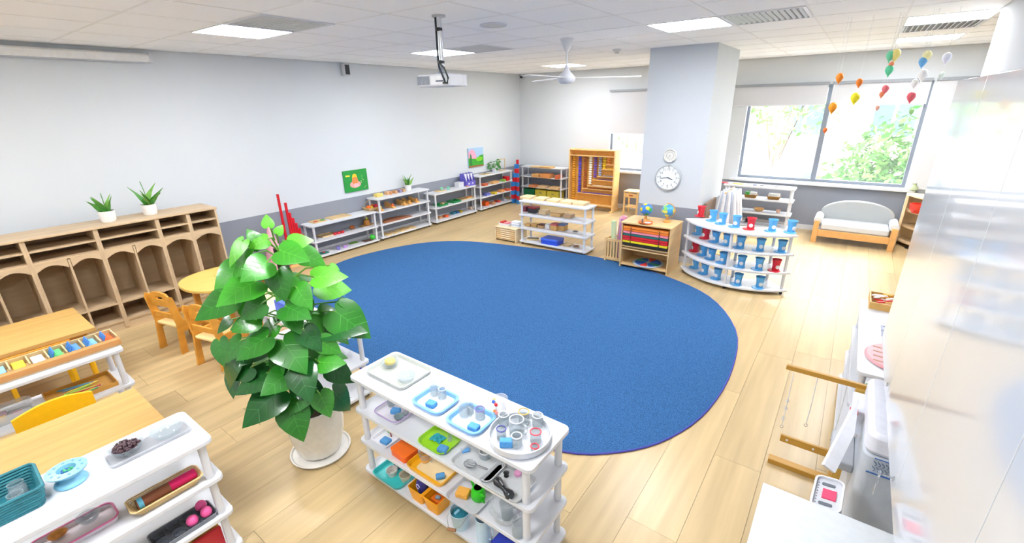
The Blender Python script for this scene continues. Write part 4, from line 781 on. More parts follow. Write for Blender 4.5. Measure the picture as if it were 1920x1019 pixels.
for k, (c, x, y, r, sx, lb, cat_) in enumerate([('#f2701c', -.07, 0, .036, 1, 'orange at the left of the fruit basket', 'fruit'), ('#f5d42c', -.01, .0, .026, 1.2, 'yellow lemon in the fruit basket', 'fruit'), ('#c01f3a', .06, -.02, .038, 1, 'dark red apple in the fruit basket', 'fruit'), ('#ee7a2a', .03, .05, .034, 1, 'orange in front of the apple in the fruit basket', 'fruit'), ('#f4a83a', .09, .03, .03, 1, 'small orange at the right of the fruit basket', 'fruit')]):
    t = thing('fruit', lb, cat_, (fb.location.x-y, fb.location.y+x, S1[2]+.008)); MB().ball((0, 0, r), r, 16, 10, sx=sx, sz=.93).build('flesh', mat(c, .4), t); MB().tube([(0, 0, r*1.8), (.002, 0, r*2.1)], .0025, 5).build('stem', mat('#5a4a2a', .8), t)
fix(wtray('pale wood tray, middle tier left '+s1, g5(360, 745), S1[1], .24, .17, V, .02)); 
for k, x in enumerate([415, 455, 492]): fix(vessel('red_pot', 'small red pot %s on the middle tier %s' % (['left', 'centre', 'right'][k], s1), 'pot', g5(x, 735-k*7), S1[1], [(.022, 0), (.03, .015), (.026, .035), (.02, .035), (.0001, .01)], mat('#d2323a', .4)), XL+.2)
fix(vessel('pot', 'brown and orange pot '+s1, 'pot', g5(592, 690), S1[1], [(.03, 0), (.042, .02), (.036, .05), (.03, .05), (.0001, .01)], mat('#c87438', .5), handle=hndl(.04, .05)))
fix(block('long bamboo mat on the middle tier '+s1, g5(700, 655), S1[1], (.26, .12, .006), '#cda062', 'mat', 'bamboo_mat', V)); 
t = fix(vessel('clay_jug', 'orange-brown jug on the bamboo mat '+s1, 'jug', g5(722, 655), S1[1], [(.045, 0), (.055, .03), (.045, .075), (.038, .085), (.032, .085), (.0001, .01)], mat('#d08a3a', .5), dz=.0062)); MB().ball((.01, 0, .10), .022, 10, 8).build('stopper', mat('#c6c83a', .5), t)
fix(tray('white tray with teal plate, bottom '+s1, g5(370, 900), S1[0], .22, .2, '#e9ebee', V, .014)); fix(vessel('plate', 'teal plate with red ball, bottom tier '+s1, 'plate', g5(360, 905), S1[0], [(.045, 0), (.075, .008), (.07, .008), (.0001, .004)], mat('#1f7f74', .4), dz=.005, fill=(.02, .02), fm=mat('#d8303c', .4)))
fix(vessel('cup', 'violet cup on the bottom tier '+s1, 'cup', g5(490, 875), S1[0], cupp(.03, .05), mat('#8b84cc', .4), handle=hndl(.028, .05))); fix(vessel('cup', 'white and lilac cup on the bottom tier '+s1, 'cup', g5(545, 855), S1[0], cupp(.032, .035), mat('#c99ae0', .4)))
fix(block('green and yellow cloth on the bottom tier '+s1, g5(615, 815), S1[0], (.13, .08, .012), '#7fb04a', 'cloth', 'folded_cloth', V)); fix(block('dark brown mat under the green ball', g5(735, 795), S1[0], (.16, .12, .006), '#6a4a3a', 'mat', 'dark_mat', V))
fix(single('green_ball', 'bright green ball at the lower right '+s1, 'ball', MB().ball((0, 0, .042), .042, 18, 12, sx=1.1), mat('#38b838', .5), tuple(at(g5(790, 790), S1[0])[:2])+(S1[0]+.0065,)))
# shelf 2
s2 = 'of the shelf under the middle plant'
for k, (c, x, y) in enumerate([('#e6cc70', 825, 410), ('#d8a87c', 905, 395), ('#c98a5a', 930, 392), ('#cfa070', 975, 383), ('#9a8fae', 1015, 375), ('#d0a878', 1040, 368)]):
    fix(lidbox('%s box, %s on top %s' % (['yellow', 'tan', 'rust brown', 'light brown', 'grey-violet', 'small tan'][k], ['first', 'second', 'third', 'fourth', 'fifth', 'sixth'][k], s2), g5(x, y), T_, (.13 if k == 0 else .055, .09, .05), mat(c, .5, 'wood')if k else mat(c, .5), rz=V))
for k, (x, y) in enumerate([(880, 540), (985, 515), (1075, 490), (1110, 478), (1160, 462)]):
    q = at(g5(x, y), S_); t = thing('wooden_rack', 'slanted wooden rack, %s from the left on the second tier' % ORD[k], 'rack', (XL+.17, q.y, S_), 0); b = MB()
    T = Matrix(((1, 0, 0, 0), (0, 0, 1, 0), (0, 1, 0, 0), (0, 0, 0, 1)))
    MB().prism([(-.11, 0), (.11, 0), (.11, .02), (-.11, .09)], -.03, .03, T=T).build('wedge', mat('#dba45c', .5, 'wood'), t, bev=.002)
    MB().box((.06, 0, .05), (.03, .04, .04)).build('insert', mat(['#e8c84c', '#e0662a', '#caa04a', '#b88a3a', '#d08a3c'][k], .5), t)
q = at(g5(975, 610), H_); t = thing('brown_board', 'large half-oval brown board on the third tier '+s2, 'board', (XL+.17, q.y, H_), V); MB().prism([(-.28, -.12), (.30, -.12)]+[(.30*cos(a), -.12+.22*sin(a)) for a in [pi*k/14 for k in range(1, 14)]]+[(-.28, -.11)], 0, .018).build('board', mat('#9c5f3e', .5, 'wood', amt=.05), t, bev=.003)
for k, (x, y) in enumerate([(905, 745), (965, 728), (1020, 710), (1065, 695), (1120, 682)]): fix(wtray('slotted wood tray, %s from left, bottom tier %s' % (ORD[k], s2), g5(x, y), B_, .09, .16, V, .022))
# shelf 3
s3 = 'on the shelf with the green trays'; TT3 = L3
fix(wtray('light wood board with mint cup, top left, '+s3, g6(100, 465), L3[2], .20, .14, V, .012)); fix(vessel('cup', 'mint green cup at the left, '+s3, 'cup', g6(85, 455), L3[2], cupp(.032, .05), mat('#8fd8b8', .4), dz=.005)); fix(vessel('cup', 'second mint green cup, '+s3, 'cup', g6(160, 455), L3[2], cupp(.032, .055), mat('#8fd8b8', .4)))
fix(block('small red cup stand, top right, '+s3, g6(297, 432), L3[2], (.05, .05, .02), '#d89a80', 'stand', 'small_stand'))
q = at(g6(245, 435), L3[2]); t = thing('paper_box', 'white paper box beside the purple magazine file', 'box', (XL+.15, q.y, L3[2]), V); MB().bx(-.07, .07, -.06, .06, 0, .09).build('body', WHITE, t, bev=.002); MB().bx(-.072, .072, -.062, .062, .07, .095).build('lid', WHITE, t, bev=.002)
pv = mat('#6a62c8', .4)
q = at(g6(340, 425), L3[2]); t = thing('magazine_file', 'purple magazine file filled with white papers on the left wall shelf', 'file', (XL+.16, q.y, L3[2]), V)
MB().bx(-.14, .12, -.09, -.084, 0, .09).build('front_panel', pv, t); MB().bx(-.14, .12, .084, .09, 0, .20).build('back_panel', pv, t); MB().bx(-.14, .12, -.084, .084, 0, .006).build('bottom', pv, t)
T = Matrix(((0, 0, 1, 0), (1, 0, 0, 0), (0, 1, 0, 0), (0, 0, 0, 1)))
for x in (-.14, -.055, .03, .115): MB().prism([(-.084, .006), (.084, .006), (.084, .24), (-.02, .24), (-.084, .10)], x, x+.005, T=T).build('divider', pv, t)
for x in (-.10, -.02, .07): MB().box((x, .02, .12), (.05, .12, .22)).build('papers', mat('#e9eaf4', .6), t)
for x in (-.07, .04): MB().box((x, -.0915, .045), (.04, .002, .03)).build('label_card', WHITE, t)
GT = mat('#1f8f4c', .4)
for k, (x, y) in enumerate([(105, 570), (200, 545)]):
    t = fix(tray('dark green tray, %s of two, middle tier, %s' % (['left', 'right'][k], s3), g6(x, y), L3[1], .22, .2, '#1f8f4c', V, .035, m=GT, rad=.01))
fix(block('tan block in the left dark green tray', g6(120, 560), L3[1], (.09, .07, .03), '#d9b888', 'block', 'toy_block', V, dz=.005)); fix(wtray('tan tray of coloured bits, middle tier, '+s3, g6(285, 520), L3[1], .36, .18, V, .02)); fix(block('yellow and red strip in the tan tray', g6(310, 512), L3[1], (.16, .04, .02), '#e2903c', 'strip', 'colour_strip', V, dz=.005))
for k, (c, x, y, nm) in enumerate([('#d8a070', 95, 665, 'tan'), ('#e2602c', 140, 655, 'orange-red'), ('#3f9ab8', 190, 632, 'teal'), ('#2f6fa8', 215, 625, 'dark blue'), ('#c8a83a', 245, 620, 'mustard'), ('#e0c4b0', 310, 595, 'pale pink')]): fix(lidbox('%s box on the bottom tier, %s' % (nm, s3), g6(x, y), .06, (.075, .10, .04), mat(c, .5), rz=V))
# shelf 4
s4 = 'of the last left wall shelf'; TT = S4[3]
q = at(g6(455, 320), TT); t = thing('potted_pothos', 'leafy green plant in a white pot on the last left wall shelf', 'plant', (XL+.15, q.y, TT)); MB().lathe([(.045, 0), (.06, .08), (.064, .085), (.056, .085), (.0001, .075)], 20).build('pot', WHITE, t)
rnd = random.Random(12)
def heart(s):
    # heart outline, tip toward +y, midrib along y
    vs = []; fs = []; prof = [(-.10, .20), (-.14, .34), (-.02, .50), (.15, .56), (.35, .52), (.55, .40), (.75, .24), (.90, .10), (1.0, .0)]
    prof = [(y, w*.80) for y, w in prof]; n = len(prof)
    for i, (y, w) in enumerate(prof):
        yc = y if w < .3 or y > 0 else y
        for q in (-1, -.5, 0, .5, 1):
            yy = y if q else max(y, 0.0 + .02*i); vs.append((w*q*s, yy*s, (-.16*(yy-.3)**2*1.3 + .10*abs(q)*w*1.2 - .12*(abs(q)**3)*w)*s))
    for i in range(n-1):
        for k in range(4): a = i*5+k; fs.append((a, a+1, a+6, a+5))
    return vs, fs
def orient(n, d):
    n = n.normalized(); d = (d-n*d.dot(n)).normalized(); x = d.cross(n); return Matrix((x, d, n)).transposed().to_4x4()
for k in range(26):
    a = rnd.uniform(0, 6.3); el = rnd.uniform(-.1, 1.2); d = Vector((cos(a)*cos(el), sin(a)*cos(el), sin(el))); p = Vector((0, 0, .10))+d*rnd.uniform(.06, .17); p.x = max(p.x, -.11); vs, fc = heart(.062)
    MB().add(vs, fc, T=Matrix.Translation(p) @ orient(Vector((.3, -.6, .8))+d*.5, d+Vector((0, 0, -.7)))).build('leaf', mat('#3f8f38', .4, scale=40, amt=.25), t)
st = MB()
for k in range(8): a = k*.8; st.tube([(0, 0, .07), (cos(a)*.05, sin(a)*.05, .15), (cos(a)*.09, sin(a)*.09, .13)], .003, 5)
st.build('stems', mat('#5a9a44', .5), t)
q = at(g6(585, 315), TT); t = thing('picture_frame', 'empty light wood frame standing right of the leafy plant', 'frame', (XL+.16, q.y, TT), V); f = MB()
for s_ in (-1, 1): f.bx(s_*.09-.008, s_*.09+.008, -.006, .006, .012, .25)
f.bx(-.098, .098, -.006, .006, .234, .25); f.bx(-.10, .10, -.03, .03, 0, .012); f.build('frame', PINE, t)
fix(wtray('shallow wood tray at the top left '+s4, g6(430, 340), TT, .2, .16, V, .014)); fix(block('grey pebble plate left of the leafy plant', g6(410, 332), TT, (.07, .05, .012), '#8f8f96', 'plate', 'grey_plate', V, dz=.005))
for k, (c, x, y, z, w, nm) in enumerate([('#d9704a', 430, 425, 2, .12, 'red-brown tray'), ('#e2b070', 500, 408, 2, .2, 'wooden tray of pieces'), ('#8cc04a', 570, 393, 2, .05, 'green cup block'), ('#d8202c', 598, 388, 2, .09, 'bright red box'),
    ('#6a70c0', 440, 495, 1, .13, 'blue-violet tray'), ('#e2c43c', 492, 485, 1, .08, 'yellow box'), ('#e8a060', 545, 470, 1, .12, 'tan box'), ('#e0603c', 590, 460, 1, .10, 'orange-red tray'),
    ('#f0641c', 430, 570, 0, .13, 'large orange box'), ('#c98a5a', 480, 560, 0, .10, 'brown patterned box'), ('#d9503c', 520, 545, 0, .08, 'red patterned box'), ('#b4b8c4', 560, 535, 0, .08, 'grey box'), ('#e0b080', 605, 520, 0, .12, 'peach wood box')]):
    fix(lidbox('%s on the %s tier %s' % (nm, ['bottom', 'third', 'second'][z], s4), g6(x, y), S4[z], (w, .13, .09 if 'bright red' in nm or 'large' in nm else .045), mat(c, .5), rz=V))
# corner shelf
s5 = 'on the shelf in the back corner'; S5 = [.09, .32, .55, .76]; YS = YB-.24
def fy(o, Y0=YB-.36, Y1=YB-.14): o.location.y = min(max(o.location.y, Y0), Y1); return o
for k, (c, x, y, z, w, h, nm) in enumerate([('#e8c890', 760, 298, 3, .22, .02, 'pale wood board'), ('#dcb070', 870, 298, 3, .28, .03, 'tan wood board'), ('#f2efe8', 950, 304, 3, .14, .012, 'white card'),
    ('#e0ac68', 760, 372, 2, .18, .07, 'wooden stair block'), ('#d89050', 860, 372, 2, .26, .09, 'orange-brown wood block'), ('#cf6a3c', 945, 380, 2, .09, .08, 'red wood box'),
    ('#d88c5c', 765, 440, 1, .18, .05, 'red-brown wood tray'), ('#e2c294', 845, 445, 1, .22, .05, 'pale wood puzzle tray'), ('#d8b484', 940, 452, 1, .24, .05, 'wood puzzle tray at right')]):
    fy(lidbox('%s %s' % (nm, s5), g6(x, y), S5[z], (w, .2, h), mat(c, .5, 'wood'), rz=0))
for k, (c, x, nm) in enumerate([('#1f7a4c', -5.80, 'dark green drawer box'), ('#d8c848', -5.49, 'yellow drawer box, left one,'), ('#d8c848', -5.17, 'yellow drawer box, right one,')]):
    t = thing('drawer_box', nm+' at the bottom '+s5, 'box', (x, YS, S5[0])); MB().bx(-.145, .145, -.12, .12, 0, .17).build('body', mat(c, .5), t, bev=.003); MB().bx(-.13, .13, -.126, -.12, .02, .15).build('front', mat(c, .4), t); MB().bx(-.03, .03, -.132, -.126, .10, .115).build('handle', DGREY, t)
# mid-room shelf
sc = 'on the mid-room shelf'
def fc_(o, Y0=5.64, Y1=5.78): o.location.y = min(max(o.location.y, Y0), Y1); return o
PB = mat('#ecd2a2', .5, 'wood', amt=.05)
for k, x in enumerate([670, 870, 1060, 1255, 1430]): fc_(lidbox('pale wooden lidded box, %s from the left on top of the mid-room shelf' % ORD[k], gc(x, 155+k*18), T_, (.19, .20, .035), PB, PB))
for k, (c, x, y, z, w, d, h, nm) in enumerate([('#6a2a3a', 650, 325, 2, .08, .1, .08, 'dark red box'), ('#3a3a44', 765, 340, 2, .14, .14, .09, 'black and red box'), ('#e4cba2', 895, 365, 2, .13, .14, .06, 'pale box'), ('#dcb478', 1055, 400, 2, .18, .14, .05, 'flat tan box'), ('#cfae8a', 1215, 420, 2, .12, .14, .05, 'brown-grey box'),
    ('#e2b878', 670, 535, 1, .10, .12, .04, 'small tan tray'), ('#d8ac68', 760, 545, 1, .10, .12, .05, 'tan wood box'), ('#8a4a38', 850, 555, 1, .10, .12, .05, 'box with dark brown lid'), ('#f2f2f2', 940, 570, 1, .08, .1, .07, 'white card box')]):
    lid = {'box with dark brown lid': mat('#6a3428', .5), 'black and red box': mat('#a82a34', .4)}.get(nm); bm_ = mat('#dcb078', .5, 'wood') if 'dark brown lid' in nm else mat(c, .5)
    fc_(lidbox('%s on the %s tier %s' % (nm, ['bottom', 'third', 'second'][z], sc), gc(x, y), L4[z], (w, d, h), bm_, lid))
for k, (c, x, nm) in enumerate([('#d86a70', 1030, 'tan cube box with pink-red top'), ('#7088b8', 1135, 'tan cube box with blue top')]): fc_(lidbox(nm+' '+sc, gc(x, 590), L4[1], (.11, .13, .10), mat('#d8aa64', .5, 'wood'), mat(c, .5)))
fc_(vessel('dark_dish', 'dish of dark beads at the right of the third tier', 'dish', gc(1300, 635), L4[1], bowlp(.05, .03), mat('#e8e6e2', .4), fill=(.042, .024), fm=mat('#3a3a3c', .5, scale=200, amt=.4)))
t = fc_(thing('black_stick', 'black stick lying diagonally on a pale board, lower left', 'stick', (-3.83, 5.71, B_), .5)); MB().tube([(-.09, 0, .022), (.09, 0, .022)], .007, 8).build('stick', BLACK, t); MB().box((0, 0, .0075), (.20, .12, .015)).build('board', PB, t)
t = thing('bead_bundle', 'bundle of dark red-brown beads on the bottom tier', 'beads', (-3.60, 5.69, B_)); rnd = random.Random(5)
for k in range(16): MB().ball((rnd.uniform(-.05, .05), rnd.uniform(-.03, .03), .012+.02*(k % 2)), .013, 8, 6).build('bead', mat('#7a3428', .35), t)
q = at(gc(1000, 770), B_); t = thing('blue_box', 'large royal blue lidded box on the bottom tier of the mid-room shelf', 'box', (q.x, 5.69, B_)); MB().bx(-.14, .14, -.10, .10, 0, .075).build('body', mat('#2f55d8', .4), t, bev=.003); MB().bx(-.145, .145, -.105, .105, .06, .09).build('lid', mat('#4a72e4', .4), t, bev=.003)
fc_(wtray('thin pale wood frame right of the royal blue box', gc(1190, 800), B_, .14, .16, 0, .014)); fc_(vessel('dish', 'wooden dish of copper pieces at the lower right of the mid-room shelf', 'dish', gc(1315, 830), B_, bowlp(.055, .025), mat('#e2d2b8', .5), fill=(.045, .02), fm=mat('#b0704a', .5, scale=200, amt=.4)))
# shelf under window
g3 = lambda x, y: (1280+x/6.793, 330+y/6.793); SWn = [.09, .31, .53, .73]
def fw(o): o.location.y = YB-.42; return o
for c, x, y, w, nm in [('#d8404c', 525, 100, .12, 'red'), ('#e8dc4a', 690, 115, .16, 'yellow'), ('#3a3f8c', 915, 125, .06, 'dark blue'), ('#8a8a90', 1005, 130, .05, 'grey'), ('#c4c6cc', 1100, 125, .14, 'pale grey'), ('#b0a8b4', 1240, 130, .12, 'mauve-grey')]:
    fw(block('%s flat piece on top of the shelf under the wide window' % nm, g3(x, y), SWn[3], (w, .08, .014), c, 'card', 'flat_card'))
for k, (x, c) in enumerate([(830, '#58c45c'), (1135, '#f4f4f0')]):
    b = fw(basket('brown wicker basket of %s on the shelf under the wide window' % ['green and white cards', 'white cards'][k], g3(x, 300+k*20), SWn[2], .18, .16, .045, mat('#a4742c', .6, scale=60, amt=.1), 0, 4))
    for j in range(5): o = block('%s card %s in the %s wicker basket' % ('green' if k == 0 and j < 2 else 'white', ORD[j], ['left', 'right'][k]), (0, 0), SWn[2], (.03, .12, .08), '#4fbf58' if k == 0 and j < 2 else '#f2f2ee', 'card', 'card_stack'); o.location = (b.location.x-.065+j*.0325, YB-.42, SWn[2]+.0065)
fw(vessel('glass_pot', 'pale green glass pot on the shelf under the wide window', 'pot', g3(700, 440), SWn[1], cupp(.045, .05), mat('#c4d4c8', .3))); fw(vessel('wood_dish', 'tan wooden dish in the middle of the shelf under the wide window', 'dish', g3(945, 470), SWn[1], bowlp(.08, .05), mat('#e2b070', .5, 'wood'))); fw(vessel('wood_cup', 'small pinkish wooden cup on the shelf under the wide window', 'cup', g3(1200, 490), SWn[1], cupp(.035, .06), mat('#d8b09a', .5)))
t = thing('black_toy', 'black spiky toy at the bottom of the shelf under the wide window', 'toy', (-1.22, YB-.42, SWn[0])); MB().ball((0, 0, .05), .045, 10, 8, sx=1.6).build('body', BLACK, t); s_ = MB()
for k in range(10): a = k*.63; s_.tube([(0, 0, .05), (cos(a)*.10, sin(a)*.06, .06+.07*sin(k))], .008, 5, r1=.002)
s_.build('spikes', BLACK, t)
# clothes rack with white striped aprons behind curved shelf
t = thing('apron_stand', 'wooden stand hidden behind the hanging striped aprons', 'stand', (-1.26, 6.75, 0)); MB().tube([(0, 0, 0), (0, 0, .92)], .014, 8).build('pole', HL, t); MB().tube([(-.02, -.26, .90), (-.02, .26, .90)], .01, 8).build('arm', HL, t); MB().box((0, 0, .01), (.26, .30, .02)).build('base', HL, t)
for k in range(3):
    a = thing('apron', 'white apron with blue stripes, %s on the wooden stand' % ['nearest', 'middle', 'farthest'][k], 'apron', (-1.26-.0, 6.55+.16*k, .915), R(-14+10*k)); b = MB(); nx, nz = 10, 8; vs = []
    for j in range(nz+1):
        for i in range(nx+1):
            u = i/nx-.5; v = j/nz; vs.append((u*(.20+.14*v), .012*sin(i*1.9)*v+.01, -.46*v))
    for mi in (0, 1): b.add(vs, [(j*(nx+1)+i, j*(nx+1)+i+1, (j+1)*(nx+1)+i+1, (j+1)*(nx+1)+i) for j in range(nz) for i in range(nx) if (i % 3 == 1) == bool(mi)], mi)
    f = b.build('fabric', [mat('#f3f3f6', .8), mat('#c4d0e6', .8)], a); sm = f.modifiers.new('thick', 'SOLIDIFY'); sm.thickness = .003
    MB().tube([(-.02, .01, 0), (0, 0, .03), (.02, .01, 0)], .003, 5).build('loop', WHITE, a)
t = thing('wooden_board', 'low brown wooden board leaning at the pillar behind the curved shelf', 'board', (-1.44, 6.45, 0), 0); MB().box((0, 0, .40), (.03, .5, .80)).build('panel', mat('#8a7262', .6, 'wood'), t, bev=.003)
# hidden shelf bits
block('blue box showing through the leaves of the big plant', (468, 622), .565, (.16, .14, .10), '#4a6ad8').location = (-3.36, 1.56, .565)
block('red block showing through the leaves of the big plant', (0, 0), .565, (.06, .05, .05), '#d82a2c', 'block', 'toy_block').location = (-2.85, 1.50, .565)

# ================================================================ big potted plant
PX, PY = -2.40, 1.13
t = thing('potted_plant', 'big glossy heart-leaved climbing plant in a tall white pot on a saucer', 'plant', (PX, PY, 0)); BP = t
MB().lathe([(.135, 0), (.175, .008), (.182, .022), (.174, .022), (.165, .014), (.0001, .012)], 40).build('saucer', mat('#e6e3dd', .3), t)
MB().lathe([(.10, .014), (.125, .03), (.155, .14), (.168, .26), (.165, .34), (.170, .36), (.155, .36), (.150, .33), (.0001, .33)], 40).build('pot', mat('#efede6', .25), t)
MB().lathe([(.0001, .335), (.149, .335), (.12, .345), (.0001, .35)], 24).build('soil', SOIL, t)
MB().lathe([(.032, .34), (.030, 1.30), (.034, 1.36), (.0001, 1.365)], 12).build('moss_pole', mat('#3c342c', .9, scale=60, amt=.35), t)
rnd = random.Random(31); axis = Vector((PX, PY, 0))
toc = Vector((-PX, -PY, 0)).normalized(); side = Vector((toc.y, -toc.x, 0)) if 0 else Vector((-toc.y, toc.x, 0))
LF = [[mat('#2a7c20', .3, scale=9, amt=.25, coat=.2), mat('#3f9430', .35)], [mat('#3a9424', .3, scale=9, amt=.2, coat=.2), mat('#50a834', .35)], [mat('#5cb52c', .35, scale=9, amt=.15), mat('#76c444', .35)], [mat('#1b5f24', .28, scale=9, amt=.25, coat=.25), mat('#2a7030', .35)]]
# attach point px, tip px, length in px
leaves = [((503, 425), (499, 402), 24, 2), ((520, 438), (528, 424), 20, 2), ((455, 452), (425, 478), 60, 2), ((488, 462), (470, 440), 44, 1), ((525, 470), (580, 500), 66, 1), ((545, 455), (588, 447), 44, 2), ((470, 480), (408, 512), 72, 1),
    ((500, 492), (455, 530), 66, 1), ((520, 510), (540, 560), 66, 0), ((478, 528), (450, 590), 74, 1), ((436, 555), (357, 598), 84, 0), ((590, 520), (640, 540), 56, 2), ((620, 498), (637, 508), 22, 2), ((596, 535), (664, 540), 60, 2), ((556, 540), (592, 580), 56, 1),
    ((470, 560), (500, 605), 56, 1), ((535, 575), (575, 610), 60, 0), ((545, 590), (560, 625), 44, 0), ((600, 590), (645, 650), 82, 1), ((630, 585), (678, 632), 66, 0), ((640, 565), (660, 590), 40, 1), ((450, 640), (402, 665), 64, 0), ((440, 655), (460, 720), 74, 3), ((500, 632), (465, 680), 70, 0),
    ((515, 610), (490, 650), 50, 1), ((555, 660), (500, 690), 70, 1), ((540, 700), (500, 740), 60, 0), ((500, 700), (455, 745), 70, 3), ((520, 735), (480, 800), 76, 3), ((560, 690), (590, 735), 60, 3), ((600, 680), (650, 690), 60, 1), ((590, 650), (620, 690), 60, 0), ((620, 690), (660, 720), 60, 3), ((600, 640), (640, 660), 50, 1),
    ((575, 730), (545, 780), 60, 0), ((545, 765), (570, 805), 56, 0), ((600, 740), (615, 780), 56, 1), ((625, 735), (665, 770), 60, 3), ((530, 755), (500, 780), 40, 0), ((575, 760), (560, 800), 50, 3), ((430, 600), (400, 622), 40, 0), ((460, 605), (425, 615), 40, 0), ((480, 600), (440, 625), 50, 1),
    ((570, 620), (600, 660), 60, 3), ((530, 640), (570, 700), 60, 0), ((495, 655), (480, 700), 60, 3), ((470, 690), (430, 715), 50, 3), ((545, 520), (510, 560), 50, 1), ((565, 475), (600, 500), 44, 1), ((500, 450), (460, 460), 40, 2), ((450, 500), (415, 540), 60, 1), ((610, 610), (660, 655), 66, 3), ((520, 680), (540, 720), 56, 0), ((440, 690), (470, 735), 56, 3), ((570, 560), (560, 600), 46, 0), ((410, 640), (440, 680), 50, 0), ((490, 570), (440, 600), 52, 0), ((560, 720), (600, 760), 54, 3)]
stems = MB()
def rib(s):
    vs = []; fs = []
    for i in range(7):
        y = i/6.2; z = (-.16*(y-.3)**2*1.3)*s+.0012
        for q in (-1, 1): vs.append((q*.008*(1-y)*s+q*.0006, y*s, z))
    fs = [(2*i, 2*i+1, 2*i+3, 2*i+2) for i in range(6)]
    for y0 in (.12, .3, .5):
        for q in (-1, 1):
            o = len(vs); vs += [(0, y0*s, -.2*(y0-.3)**2*s+.0012), (q*.28*s, (y0+.2)*s, .018*s-.2*(y0-.1)**2*s+.0016), (q*.28*s, (y0+.212)*s, .018*s-.2*(y0-.1)**2*s+.0016), (0, (y0+.02)*s, -.2*(y0-.3)**2*s+.0012)]; fs.append((o, o+1, o+2, o+3))
    return vs, fs
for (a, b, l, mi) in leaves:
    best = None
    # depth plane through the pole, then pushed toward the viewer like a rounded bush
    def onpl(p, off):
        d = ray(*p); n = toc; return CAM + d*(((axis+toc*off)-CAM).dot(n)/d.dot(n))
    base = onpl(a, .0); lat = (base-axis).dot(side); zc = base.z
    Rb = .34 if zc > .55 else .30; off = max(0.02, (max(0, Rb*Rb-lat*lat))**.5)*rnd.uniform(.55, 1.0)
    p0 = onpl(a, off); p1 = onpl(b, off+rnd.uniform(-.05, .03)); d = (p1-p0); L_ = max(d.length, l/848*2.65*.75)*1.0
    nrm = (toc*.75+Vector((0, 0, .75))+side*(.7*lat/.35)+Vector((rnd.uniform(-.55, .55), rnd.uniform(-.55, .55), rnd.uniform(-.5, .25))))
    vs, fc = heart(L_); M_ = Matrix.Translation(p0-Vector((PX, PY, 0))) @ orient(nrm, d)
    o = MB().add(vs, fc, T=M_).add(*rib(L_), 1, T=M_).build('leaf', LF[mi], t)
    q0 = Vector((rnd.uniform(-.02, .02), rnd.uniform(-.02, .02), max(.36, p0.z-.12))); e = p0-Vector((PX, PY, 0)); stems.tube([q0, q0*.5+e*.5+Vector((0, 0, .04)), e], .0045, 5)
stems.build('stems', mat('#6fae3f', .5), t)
# extra background leaves filling the crown away from the viewer
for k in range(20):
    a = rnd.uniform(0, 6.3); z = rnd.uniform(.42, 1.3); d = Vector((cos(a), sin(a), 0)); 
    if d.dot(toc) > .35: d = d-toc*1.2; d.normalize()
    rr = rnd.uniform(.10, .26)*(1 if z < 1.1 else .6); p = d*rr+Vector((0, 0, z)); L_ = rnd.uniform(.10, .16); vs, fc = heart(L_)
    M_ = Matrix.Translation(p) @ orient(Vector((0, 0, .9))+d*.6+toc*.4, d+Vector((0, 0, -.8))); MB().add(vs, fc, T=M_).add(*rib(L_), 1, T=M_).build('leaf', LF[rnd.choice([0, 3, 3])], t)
# ================================================================ wall and ceiling fixtures
t = thing('projector_screen', 'long white retracted projector screen case high on the left wall', 'screen', (XL, .9, 2.60)); MB().prism([(.005, -.04), (.075, -.04), (.085, -.02), (.085, .025), (.07, .04), (.005, .04)], -1.1, 1.08, T=Matrix(((1, 0, 0, 0), (0, 0, 1, 0), (0, 1, 0, 0), (0, 0, 0, 1)))).build('case', mat('#eeeeec', .5), t); MB().bx(0, .09, 1.08, 1.11, -.045, .045).build('end_cap', WHITE, t); MB().bx(.03, .06, -1.05, 1.05, -.052, -.04).build('slot_bar', LGREY, t)
q = onX((648, 131), XL+.06); t = thing('wall_speaker', 'small black speaker with white sides on the left wall near the ceiling', 'speaker', (XL, q.y, q.z)); MB().bx(.02, .10, -.045, .045, -.075, .075).build('housing', WHITE, t, bev=.004); MB().bx(.10, .108, -.035, .035, -.065, .065).build('grille', BLACK, t); MB().bx(0, .02, -.02, .02, -.02, .02).build('bracket', LGREY, t)
t = thing('security_camera', 'tiny dark security camera in the upper back corner', 'camera', (XL+.10, YB-.07, H-.06)); MB().lathe([(.0001, -.03), (.022, -.022), (.028, 0), (.03, .02), (.0001, .02)], 14).build('dome', BLACK, t); MB().lathe([(.034, .02), (.036, .06), (.0001, .06)], 14).build('mount', WHITE, t)
q = at((825, 26), H); PZ = 2.235
t = thing('projector', 'white projector hanging from a ceiling pole with black cables', 'projector', (-2.64, 2.71, 2.20)); PR = mat('#d6d8de', .4)
MB().prism(rrect(.31, .24, .03), .0, .085).build('body', PR, t, rz=R(6), bev=.006)
for k in range(9): MB().bx(-.148+k*.0135, -.141+k*.0135, -.1255, -.119, .014, .072).build('vent_slat', mat('#9ea4b0', .5), t, rz=R(6))
MB().bx(-.02, .15, -.1225, -.119, .012, .07).build('port_panel', mat('#eceef2', .4), t, rz=R(6)); MB().bx(.03, .10, -.125, -.1222, .03, .04).build('port', DGREY, t, rz=R(6))
MB().lathe([(.05, .085), (.045, .10), (.018, .115), (.018, .14), (.0001, .14)], 16).build('mount_plate', LGREY, t); MB().lathe([(.018, .14), (.018, .485), (.0001, .485)], 14).build('pole', mat('#d5d8dc', .3, metal=.4), t); MB().lathe([(.05, .472), (.05, .485), (.0001, .485)], 16).build('ceiling_plate', LGREY, t)
for z in (.16, .38): MB().lathe([(.022, z), (.026, z+.004), (.026, z+.02), (.022, z+.024)], 12, (-.006, 0, 0)).build('cable_clip', BLACK, t)
